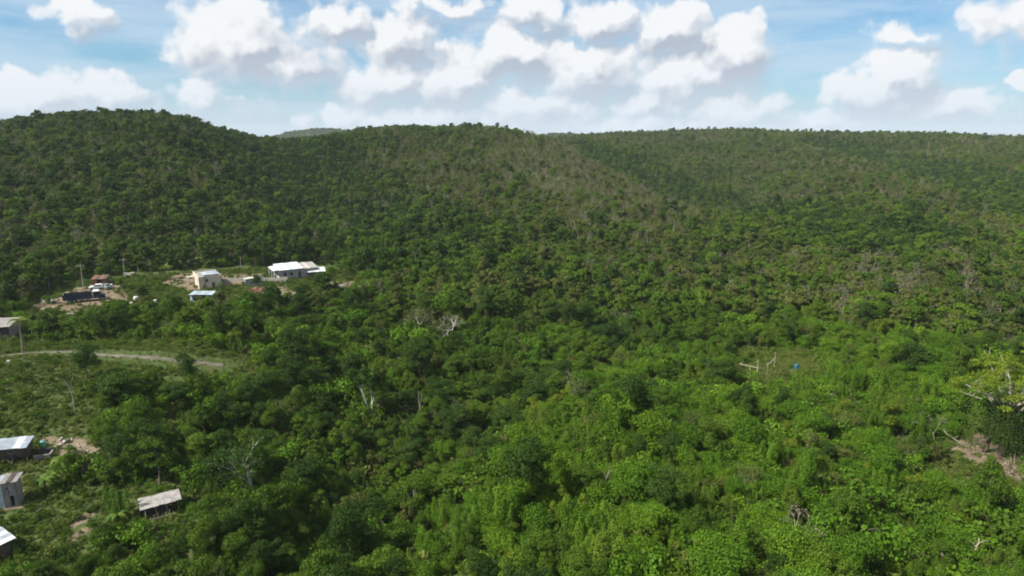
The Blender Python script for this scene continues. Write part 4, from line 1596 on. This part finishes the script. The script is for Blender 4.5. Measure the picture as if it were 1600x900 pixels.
def banana(px, py, hh, label, seed):
    p = ground_at(px, py)
    t = empty('banana_plant', p, 0, label, 'banana plant', 'banana plants among the shacks')
    g_ = random.Random(seed)
    MB().tube([(0, 0, -.2), (.02, 0, hh * .6), (.03, 0, hh)], [.13, .1, .06], 7).build('stem', 'leaf_olive', t)
    for k in range(8):
        a = k * 2.4 + g_.uniform(-.3, .3)
        L_ = g_.uniform(1.1, 1.6)
        dr = g_.uniform(.3, .9)
        pts = [Vector((math.cos(a) * L_ * q, math.sin(a) * L_ * q, hh * .92 + L_ * (.9 * q - (.5 + dr) * q * q))) for q in (0, .2, .45, .7, 1)]
        side = Vector((-math.sin(a), math.cos(a), 0))
        m = MB()
        ws = [.03, .2, .26, .2, .03]
        vs_ = []
        for q, w_ in zip(pts, ws):
            vs_ += [q - side * w_ + Vector((0, 0, -.05)), q, q + side * w_ + Vector((0, 0, -.05))]
        fs_ = []
        for i in range(4):
            for j in range(2):
                fs_.append((i * 3 + j, i * 3 + j + 1, i * 3 + j + 4, i * 3 + j + 3))
        m.add(vs_, fs_)
        m.build('leaf', 'frond_green' if k % 4 else 'frond', t)
    clear(p.x, p.y, 1.2, 2.5)


banana(186, 825, 1.8, 'yellow green banana plant before the low board shack', 1)
banana(72, 772, 2.0, 'banana plant with pale leaves beside the narrow block house', 2)
banana(82, 760, 1.8, 'banana plant standing behind its paler neighbour near the block house', 3)
banana(95, 735, 1.7, 'banana plant between bushes below the concrete annex', 4)


# the great vine tree on the right edge
def vine_tree():
    p = ground_at(1566, 712)
    t = empty('vine_tree', p, 0, 'great old tree with yellow green crown and dark hanging vines above the clearing', 'tree')
    g_ = np.random.default_rng(8)
    m = MB()
    m.tube([(0, 0, -.4), (.1, 0, 2), (.1, .1, 4.5), (-.1, .1, 7)], [.75, .55, .5, .38], 9)
    m.tube([(2.2, .6, -.4), (1.9, .5, 3), (1.4, .4, 6.5)], [.4, .32, .22], 8)
    m.tube([(-1.6, 1.0, -.4), (-1.5, .8, 3), (-1.7, .6, 7)], [.3, .25, .16], 8)
    m.build('trunk', 'bark_brown', t)
    limbs = []
    for k in range(14):
        a = k * 2.4
        rr = 2.6 + 3.4 * g_.random()
        e = Vector((math.cos(a) * rr, math.sin(a) * rr, 8.2 + 5.2 * g_.random()))
        b = Vector((0, .1, 4.6 + 2.2 * g_.random()))
        mid = b.lerp(e, .5) + Vector((g_.uniform(-.4, .4), g_.uniform(-.4, .4), .8))
        lm_ = MB().tube([b, mid, e, e + (e - mid) * .2], [.2, .12, .07, .03], 6)
        for q in range(3):
            s0 = mid.lerp(e, g_.random())
            lm_.tube([s0, s0 + Vector((g_.uniform(-.5, .5), g_.uniform(-.5, .5), .5)), s0 + Vector((g_.uniform(-1, 1), g_.uniform(-1, 1), 1.2))], [.05, .035, .015], 5)
        lm_.build('limb', 'bark_pale', t)
        limbs.append(e)
    cs = np.array([tuple(e) for e in limbs] + [(7.0 * math.sqrt(q) * math.cos(k * 2.4), 6.4 * math.sqrt(q) * math.sin(k * 2.4), 13.0 - 4.6 * q + g_.normal(0, 1.1)) for k, q in enumerate(g_.random(74))])
    rs = g_.uniform(.4, 1.1, len(cs))
    n_ = 14000
    idx = g_.choice(len(cs), n_, p=rs ** 2 / (rs ** 2).sum())
    dirs = g_.normal(0, 1, (n_, 3))
    dirs[:, 2] = np.abs(dirs[:, 2]) * .9 - .25 * g_.random(n_)
    dirs /= np.linalg.norm(dirs, axis=1, keepdims=True)
    pp = cs[idx] + dirs * (rs[idx] * g_.uniform(.6, 1.2, n_))[:, None] * np.array([1, 1, .5])
    v, q = leaves(pp, dirs, .16, 9)
    MB().arr(v, q).build('crown', 'leaf_yellow_green', t)
    for k in range(34):
        a = k * 2.4 + .4
        rr = g_.uniform(.5, 4.9)
        x, y = math.cos(a) * rr, math.sin(a) * rr
        z1 = 8.2 + g_.uniform(-1.2, .4)
        z0_ = g_.uniform(.1, 3.4)
        zz = g_.uniform(z0_, z1, 420)
        wv = .3 + .25 * g_.random()
        pts = np.stack([x + g_.normal(0, wv, 420), y + g_.normal(0, wv, 420), zz], 1)
        nn = g_.normal(0, 1, (420, 3))
        nn[:, 2] *= .4
        nn /= np.linalg.norm(nn, axis=1, keepdims=True)
        v, q = leaves(pts, nn, .16, 60 + k)
        vm = MB().arr(v, q, 0)
        vm.tube([(x, y, z0_ - .3), (x + .1, y, (z0_ + z1) / 2), (x, y, z1)], [.03, .03, .03], 4, 1)
        vm.build('vine', ('leaf_green' if k % 2 else 'leaf_dark', 'bark_brown'), t)
    clear(p.x, p.y, 4.6, 6)


leaf_mat('leaf_yellow_green', (.085, .140, .012), (.140, .190, .015), (.230, .245, .020))
vine_tree()

# ------------------------------------------------------------------ keep the wood out of what has been built
keep = np.ones(N, bool)
for (x, y, r) in CLEAR:
    keep &= (TX - x) ** 2 + (TY - y) ** 2 > r * r
TX, TY, TZ, TD, TA, kind, size, rots, scl = (q[keep] for q in (TX, TY, TZ, TD, TA, kind, size, rots, scl))
N = len(TX)

# the trees that show largest: things of their own
LOOK = {
    'a0': ('broadleaf_tree', 'small round-crowned mid green tree in the valley wood', 'tree', 'round-crowned green trees'),
    'a1': ('broadleaf_tree', 'tall many-clumped mid green tree rising above the valley thicket', 'tree', 'tall green trees'),
    'a2': ('broadleaf_tree', 'broad low-crowned bright green tree in the valley wood', 'tree', 'broad bright green trees'),
    'a3': ('broadleaf_tree', 'tall dark green tree among lighter valley trees', 'tree', 'tall dark trees'),
    'b0': ('vine_thicket', 'bright green vine-draped clump, leafy down to the ground', 'thicket', 'vine-draped clumps'),
    'b1': ('vine_thicket', 'narrow upright column of bright green vines', 'thicket', 'vine columns'),
    'b4': ('vine_thicket', 'wide tangle of mid green climbers over low scrub', 'thicket', 'wide climber tangles'),
    'b5': ('vine_thicket', 'yellowish green tangle of climbers with uneven tops', 'thicket', 'yellowish climber tangles'),
    'b6': ('vine_thicket', 'rounded bright green mound of climbers over a tree', 'thicket', 'bright climber mounds'),
    'b7': ('vine_thicket', 'low spreading bright green mound of climbers', 'thicket', 'low climber mounds'),
    'b2': ('thicket_tree', 'low wide mid green bush-like tree in the valley thicket', 'bush', 'low wide thicket trees'),
    'b3': ('thicket_tree', 'dull olive green bush-like tree in the valley thicket', 'bush', 'olive thicket trees'),
    'c0': ('thin_tree', 'thin pale-stemmed tree with sparse olive leaves', 'tree', 'thin sparse trees'),
    'c1': ('leafless_tree', 'thin grey tree with few dry leaves on pale branches', 'tree', 'thin dry trees'),
    'd0': ('broadleaf_tree', 'yellow green leafy tree standing out from darker neighbours', 'tree', 'yellow green trees'),
}
SHORT = {
    'tin-roofed board shack': 'the tin-roofed shack', 'roofless concrete block annex': 'the concrete annex', 'narrow two-storey': 'the narrow block house',
    'low board shack': 'the low board shack', 'shack with bright white': 'the white-roofed shack', 'frame of pale': 'the pole frame', 'blue plastic': 'the blue barrel',
    'big heap of dry': 'the brushwood heap', 'great old tree': 'the great vine tree', 'tall white-trunked': 'the tall white-trunked tree', 'white-trunked tree with wide': 'the crooked-limbed white tree',
    'slender white stem': 'the slender white stem on the bank', 'broken pale stub': 'the broken pale stub', 'thin grey leafless': 'the thin grey leafless tree', 'forked grey': 'the forked grey sapling',
    'small pale dead': 'the small pale dead tree', 'dense dark green tree standing': 'the dark roadside tree', 'yellowing palm': 'the yellowing palm', 'yellow green banana': 'the yellow green banana plant',
    'banana plant with pale': 'the pale banana plant', 'forked white dead': 'the forked white dead limb', 'upright curved': 'the curved white snag', 'pale fallen limb': 'the pale fallen limb',
    'short pale log on the small': 'the log on the small bare patch', 'scattered pale stones': 'the scattered pale stones', 'big spreading': 'the big spreading leafless tree', 'smaller leafless': 'the smaller leafless grey tree',
    'grey fallen limb': 'the grey fallen limb', 'short row of pale': 'the fence stakes', 'grey block house': 'the grey roadside house',
}
NEAR_TO = []
for o in list(scene.objects):
    if o.parent is None and o.get('label'):
        for k, v in SHORT.items():
            if o['label'].startswith(k):
                NEAR_TO.append((o.location.x, o.location.y, v))
USED = {}
c_, s_ = math.cos(R(PITCH)), math.sin(R(PITCH))
zc = TY * c_ + (CAM_Z - TZ - 2.5) * s_
px_ = 800 + FPX * TX / zc
py_ = 450 + FPX * ((CAM_Z - TZ - 2.5) * c_ - TY * s_) / zc
vis = (px_ > 6) & (px_ < 1594) & (py_ < 880) & (TD < 170)
score = np.where(vis, size / TD, 0)
score *= np.array([1.3 if KEYS[k][0] == 'a' else 1.0 for k in kind])
best = np.argsort(-score)[:300]
single = np.zeros(N, bool)
single[best] = True
part_mesh = {}
for i in best:
    key = KEYS[kind[i]]
    if key not in LOOK:
        single[i] = False
        continue
    nm, lab, cat, grp = LOOK[key]
    if key not in part_mesh:
        (tr, cr), lm, bk = KINDS[key]
        part_mesh[key] = (tr.mesh('trunk', [bk]), cr.mesh('crown', [lm]))
    x, y = float(TX[i]), float(TY[i])
    near_ = sorted((math.hypot(ax - x, ay - y), what) for (ax, ay, what) in NEAR_TO)
    look = {'a0': 'small round-crowned green tree', 'a1': 'tall clumpy green tree', 'a2': 'broad bright green tree', 'a3': 'tall dark green tree', 'b0': 'vine-draped green clump',
            'b1': 'narrow green vine column', 'b2': 'low wide green bush', 'b4': 'wide tangle of green climbers', 'b5': 'yellowish green climber tangle', 'b6': 'rounded bright green climber mound', 'b7': 'low spreading climber mound', 'b3': 'dull olive green bush', 'c0': 'thin sparse olive tree', 'c1': 'thin dry grey tree', 'd0': 'yellow green leafy tree'}[key]
    where = None
    if near_[0][0] < 4.5:
        where = 'right beside ' + near_[0][1]
    elif near_[0][0] < 9 and near_[1][0] < 12 and len((look + ' ' + near_[0][1] + ' ' + near_[1][1]).split()) < 13:
        where = 'between ' + near_[0][1] + ' and ' + near_[1][1]
    elif near_[0][0] < 9:
        where = 'a few steps from ' + near_[0][1]
    elif near_[0][0] < 14:
        where = 'some way off from ' + near_[0][1]
    if where:
        lab = look + ' ' + where
        grp = grp + ' ' + where
    t = empty(nm, (x, y, float(TZ[i])), 0, lab, cat, grp)
    t.rotation_euler = [float(q) for q in rots[i]]
    t.scale = [float(q) for q in scl[i]]
    for pn, me in zip(('trunk', 'crown'), part_mesh[key]):
        o = bpy.data.objects.new(pn, me)
        col.objects.link(o)
        o.parent = t
rest = ~single
TX, TY, TZ, TD, TA, kind, size, rots, scl = (q[rest] for q in (TX, TY, TZ, TD, TA, kind, size, rots, scl))
N = len(TX)

print('trees', N)
scatter_object('forest', np.stack([TX, TY, TZ], 1), kind, rots, scl,
               'dense wood of small green and dry grey trees covering the hills', 'forest')

# low growth between the trees
def road_gap(x, y):
    """metres to the road's edge; the verge on its lower side counts as near"""
    best_ = np.full(x.shape, 99.0)
    for q in ROAD:
        best_ = np.minimum(best_, np.hypot(x - q.x, y - q.y) - 1.4)
        best_ = np.minimum(best_, np.hypot(x - q.x, y - q.y + 2.2) - 1.6)
    return best_


ux, uy = jitter_grid(52, 240, 1.5, 50, 91)
sm = soil_mask(ux, uy)
nz = fbm(ux / 6, uy / 6, 71, 2)
rd = road_gap(ux, uy)
keep = (rd > 1.0) & (g.random(len(ux)) < np.where(sm > 0.5, 0.14 + 0.6 * nz, np.where(any_poly(ux, uy, OPEN), .04 + 0.6 * nz, 0.62 + 0.8 * nz)))
ux, uy = ux[keep], uy[keep]
n = len(ux)
openm = any_poly(ux, uy, OPEN)
ku = np.where(g.random(n) < np.where(openm, .55, .3), KI['h1'], np.where(g.random(n) < .6, KI['h0'], KI['h2']))
su = np.exp(g.normal(0, .35, n)) * np.where(openm, 0.6, 0.95) * np.clip((road_gap(ux, uy) - .5) / 5, .3, 1)
print('undergrowth', n)
scatter_object('undergrowth', np.stack([ux, uy, height(ux, uy) - .05], 1), ku,
               np.stack([np.zeros(n), np.zeros(n), g.uniform(0, 6.28, n)], 1),
               np.stack([su, su, su * g.uniform(.7, 1.2, n)], 1),
               'low green shrubs and grass tufts between the trees', 'undergrowth')

# grass on the open ground
ux, uy = jitter_grid(56, 230, .62, 48, 95)
rd = np.full(ux.shape, 99.0)
for q in ROAD:
    rd = np.minimum(rd, np.hypot(ux - q.x, uy - q.y))
k = (any_poly(ux, uy, OPEN) | (rd < 6)) & (rd > .75) & (g.random(len(ux)) < np.where(soil_mask(ux, uy) > .5, .10, .85 + .5 * fbm(ux / 3, uy / 3, 75, 2)))
ux, uy = ux[k], uy[k]
n = len(ux)
su = np.exp(g.normal(0, .35, n)) * .36 * np.where(rd[k] < 3.5, .4, 1)
print('grass', n)
scatter_object('grass', np.stack([ux, uy, height(ux, uy) - .04], 1), np.where(g.random(n) < .8, KI['h1'], KI['h0']),
               np.stack([np.zeros(n), np.zeros(n), g.uniform(0, 6.28, n)], 1),
               np.stack([su, su, su * g.uniform(.6, 1.3, n)], 1),
               'rough grass on the open ground around the shacks and the road', 'grass')

# trees of the farthest hills
fx, fy = [], []
for (ax, ay, w, d_, hh) in FAR_HILLS:
    q = np.random.default_rng(int(abs(ax)) + 3)
    m_ = int(w * d_ / 30)
    fx.append(ax + q.normal(0, w * .8, m_))
    fy.append(ay + q.normal(-d_ * .3, d_ * .7, m_))
fx, fy = np.concatenate(fx), np.concatenate(fy)
k = np.hypot(fx, fy) > 1260
fx, fy = fx[k], fy[k]
n = len(fx)
print('far', n)
su = np.exp(g.normal(0, .2, n)) * 1.5
scatter_object('distant_forest', np.stack([fx, fy, height(fx, fy) - .3], 1), np.where(g.random(n) < .6, KI['f0'], KI['f4']),
               np.stack([np.zeros(n), np.zeros(n), g.uniform(0, 6.28, n)], 1),
               np.stack([su * 1.4, su * 1.4, su], 1), 'hazy wood on the farthest hilltops at the skyline', 'forest')

# the air over the valley
m, t, b = new_mat('haze')
m.node_tree.nodes.remove(b)
pv = t.n('ShaderNodeVolumePrincipled')
pv.inputs['Color'].default_value = (.82, .90, 1.0, 1)
pv.inputs['Density'].default_value = HAZE
t.link(pv.outputs[0], m.node_tree.nodes['Material Output'].inputs['Volume'])
hb = MB().box(-9500, 9500, -1900, 12500, -40, 170).build('haze', 'haze')
tag(hb, 'thin bluish haze in the air over the wooded hills', 'haze', kind='stuff')
